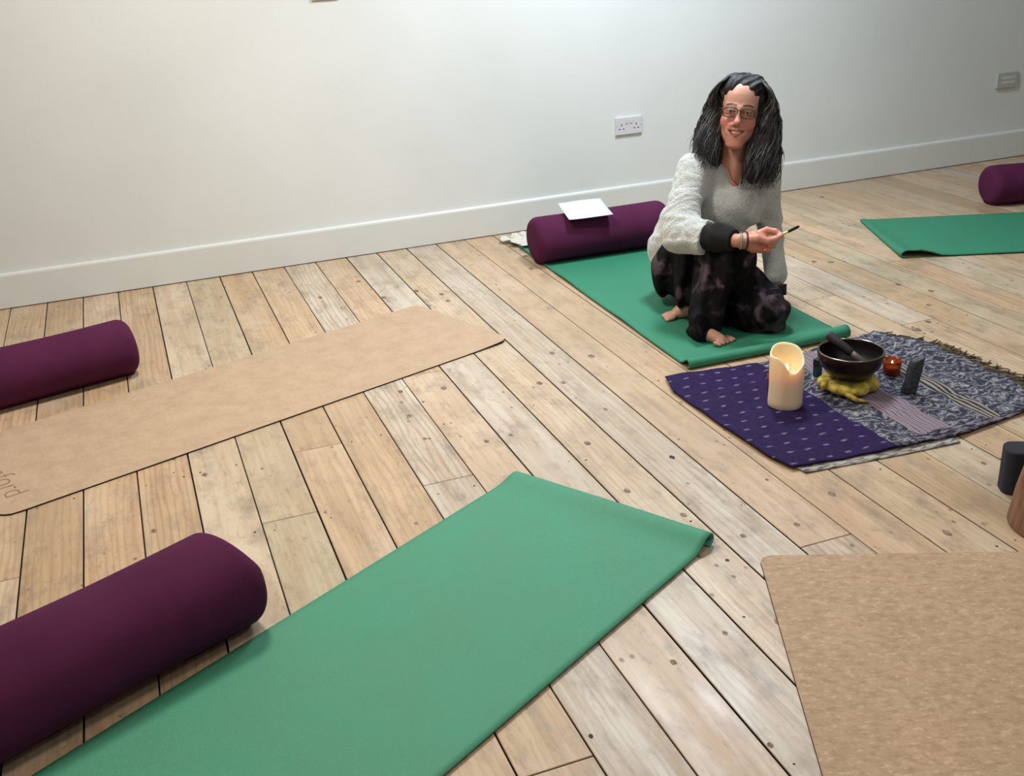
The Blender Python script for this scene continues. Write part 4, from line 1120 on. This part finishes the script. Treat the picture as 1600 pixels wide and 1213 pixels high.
        # right (image) side, falling to the chest
        g_.chain([(.066, .0, .06), (.096, .0, .0), (.104, .0, -.06), (.100, .02, -.125), (.095, .045, -.185), (.090, .05, -.205)], [.028, .036, .042, .052, .052, .042], k=.03)
        g_.chain([(.125, -.01, -.06), (.150, .0, -.13), (.150, .01, -.165)], [.022, .026, .016], k=.03)
        g_.chain([(0, -.09, .0), (0, -.09, -.14)], [.08, .07], k=.04)
        # open the face
        g_.ell((0, .085, -.045), (.063, .075, .094), k=.012, sign=-1)
        g_.cap((0, .098, .008), (.0, .088, .090), .058, .011, k=.008, sign=-1)
        st_ = np.sin(np.arctan2(X, Z+.22)*70+6*np.sin(Z*26+X*9)+4*np.sin(Y*22))
        return (g_.d-.0026*st_+.0055*wob(X, Y, Z, 42, .7)).astype(np.float32)
    Vr, Fr = surface_nets(hair, (-.19, -.21, -.26), (.20, .11, .16), .004)
    Vr = relax(Vr, Fr, 1, .4); Vr = HC+Vr@HR.T
    mh = mat('dark_greying_hair', (38, 36, 40), .55); n = NT(mh)
    c = n.coords()
    gk = n.noise(n.coords((1, 1, .5)), 22, 4, .6, .8)
    n.color(n.mix(n.gray(gk, .56, .68, 0, .8), srgb(26, 24, 28), srgb(88, 92, 92)))
    n.bump(n.noise(n.coords((1, 1, .12)), 260, 3), .5, .003); n.b.inputs['Specular IOR Level'].default_value = .4
    ho = sub(obj('hair', np_mesh('hair', Vr, Fr), mh))
    mg = mat('silver_hair_strand', (104, 108, 108), .5); md_ = mat('dark_hair_strand', (30, 28, 32), .5)
    rr = random.Random(21)
    bmd = bmesh.new(); bmg = bmesh.new()
    for k in range(1300):
        s_ = -1 if rr.random() < .5 else 1
        y0 = rr.uniform(-.10, .062); q = rr.random()
        top = (s_*.004, y0, .139-.9*max(0, y0+.02)**2*6-.5*max(0, -.02-y0)**2*6)
        out = rr.uniform(0, 1); cl_ = rr.randrange(26); ph = cl_*1.7+rr.uniform(-.5, .5); am = rr.uniform(.004, .013); fl = .55+.5*((cl_*7) % 5)/5+rr.uniform(-.05, .05)
        Lz = (-.17-.095*rr.random()) if s_ > 0 else (-.12-.095*rr.random())
        pts = []; rad = []; N = 17; front = y0 > -.045; wv_ = rr.uniform(-.012, .012)
        for i in range(N+1):
            u = i/N; z = top[2]+(Lz-top[2])*u
            prof_ = np.interp(z, [-.26, -.20, -.15, -.10, -.05, 0, .05, .09, .12, .138], [.128, .150, .152, .148, .142, .131, .115, .092, .060, .010])*(1+.05*math.sin(ph*3))
            if s_ < 0: prof_ *= np.interp(z, [-.2, -.12, 0, .1], [.74, .86, .92, .97])
            inner = np.interp(z, [-.24, -.15, -.10, -.03, .03, .07, .10, .12], [.036, .042, .050, .062, .058, .040, .012, .004])
            fr_ = math.sqrt(max(0, 1-(abs(y0)/.135)**2))
            xa_ = prof_*(.72+.28*fr_)                                   # following the skull
            o2 = .5-.5*math.cos(PI*out); xb_ = inner+(prof_-inner)*o2   # hanging in front of / behind the shoulder
            yc = np.interp(z, [-.22, -.14, -.06, .02], [.045, .022, -.005, -.01]); ry = np.interp(z, [-.24, -.16, -.06, .03], [.054, .060, .046, .030])
            yb_ = yc+(1 if front else -1)*ry*math.sqrt(max(0, 1-(2*o2-1)**2))+(.006 if front else 0)
            m2 = float(np.clip((.075-z)/.09, 0, 1)); m2 = m2*m2*(3-2*m2)
            x = s_*(xa_*(1-m2)+xb_*m2); y = y0*(1-m2)+yb_*m2
            x += am*math.sin(z*62*fl+ph)*min(1, u*2.2)+wv_*u*u+s_*.022*out*u**5; y += am*.6*math.cos(z*55*fl+ph)*min(1, u*2.2)
            fw_ = np.interp(z, [-.12, -.05, .02, .06, .09, .105], [.046, .064, .060, .042, .018, .002])
            if y > .0 and abs(x) < fw_: x = s_*(fw_+.004*rr.random())
            pts.append(hw((x, y, z))); rad.append(max(.0005, .0021*(1-u**3)*(.6+.6*q)*min(1, .25+u*7)))
        # curl out at the very end
        add_tube(bmg if rr.random() < .2 else bmd, pts, rad, 4)
    sub(obj('hair_locks', bmd, md_)); sub(obj('grey_hair_locks', bmg, mg))['label'] = 'silver grey locks'

    # ---- glasses
    mgl = mat('dark_tortoiseshell', (52, 38, 30), .35)
    bm = bmesh.new()
    def lens_outline(s_, y_, k_=1.):
        pts = []
        for i in range(28):
            a = 2*PI*i/28; e_ = 3.2
            rr_ = (abs(math.cos(a))**e_+abs(math.sin(a))**e_)**(-1/e_)
            pts.append((s_*.0305+.0262*k_*rr_*math.cos(a), y_-.10*((s_*.0305+.0262*rr_*math.cos(a))**2)*10*.4, -.002+.0165*k_*rr_*math.sin(a)-(.0015*math.cos(a)*s_)))
        return pts
    for s_ in (-1, 1):
        p_ = lens_outline(s_, .0985); add_tube(bm, [hw(v) for v in p_+p_[:1]], [.0017]*29, 6, cap=False)
        top_ = [v for v in p_ if v[2] > .006]; 
        add_tube(bm, [hw((s_*.057, .088, .008)), hw((s_*.070, .070, .007)), hw((s_*.079, .0, .004))], [.0022, .002, .0018], 6)
    add_tube(bm, [hw((-.0055, .0985, .006)), hw((0, .1000, .009)), hw((.0055, .0985, .006))], [.002, .0018, .002], 6)
    gl = sub(obj('glasses', bm, mgl)); gl['label'] = 'thin dark rectangular glasses'
    mlens = mat('spectacle_glass', (235, 238, 235), .06); b = mlens.node_tree.nodes['Principled BSDF']; b.inputs['Transmission Weight'].default_value = 1; b.inputs['IOR'].default_value = 1.12
    for s_ in (-1, 1):
        bm = bmesh.new(); vf = [bm.verts.new(hw(v)) for v in lens_outline(s_, .0985, .97)]; bm.faces.new(vf)
        le = obj('lens', bm, mlens); le.parent = gl; le.modifiers.new('t', 'SOLIDIFY').thickness = .001

    # ---- watch and bracelet
    def ring(centre, axis, ra, rb, th, n_=28):
        a = Vector(axis).normalized(); e1 = (Vector(uy)-a*Vector(uy).dot(a)).normalized(); e2 = a.cross(e1); c_ = Vector(centre)
        return [tuple(c_+e1*math.cos(2*PI*i/n_)*ra+e2*math.sin(2*PI*i/n_)*rb) for i in range(n_+1)]
    ax_ = hd(1, 0, 0)-hd(0, 0, 0)
    bm = bmesh.new(); add_tube(bm, ring(hd(.006, -.001, -.001), ax_, .0265, .0255, 0), .0036, 7, cap=False); add_tube(bm, ring(hd(.012, -.001, -.001), ax_, .0262, .0252, 0), .0026, 7, cap=False)
    w_ = sub(obj('beaded_bracelet', bm, mat('pale_beads', (150, 146, 120), .4))); w_['label'] = 'pale bead bracelet at the cuff'
    bm = bmesh.new(); add_tube(bm, ring(hd(.026, .001, .000), ax_+uy*-.012, .0300, .0300, 0), .0034, 7, cap=False)
    w_ = sub(obj('cord_bracelet', bm, mat('dark_red_cord', (58, 20, 20), .6))); w_['label'] = 'dark red cord bracelet'
    # necklace
    bm = bmesh.new(); add_tube(bm, [(2.072, 3.40, .565), (2.082, 3.385, .52), (2.105, 3.378, .495), (2.13, 3.388, .515), (2.15, 3.405, .565)], .0018, 5)
    sub(obj('necklace', bm, mat('red_brown_beads', (120, 50, 40), .5)))
    return t
person = build_person()

# the stick in the fingers
def stick():
    p = Vector(PINCH); a = p-Vector(ux)*.014-Vector(uy)*.004; b = p+Vector(ux)*.020+Vector(uy)*.010; c = p+Vector(ux)*.060+Vector(uy)*.030
    t = tag(empty('smudging_stick', tuple(a)), 'short pale wooden stick with a charred black end, held between thumb and finger', 'stick')
    bm = bmesh.new(); add_tube(bm, [(0, 0, 0), tuple(b-a)], [.0048, .0052], 8); obj('pale_wood', bm, mat('pale_wood_stick', (232, 214, 168), .6), t)
    bm = bmesh.new(); add_tube(bm, [tuple(b-a), tuple(b.lerp(c, .1)-a), tuple(b.lerp(c, .8)-a), tuple(c-a)], [.0046, .0054, .0056, .003], 8)
    m = mat('charred_wood', (30, 24, 24), .95); n = NT(m); n.bump(n.noise(n.coords(), 300, 3), .8, .003)
    obj('charred_end', bm, m, t)
stick()
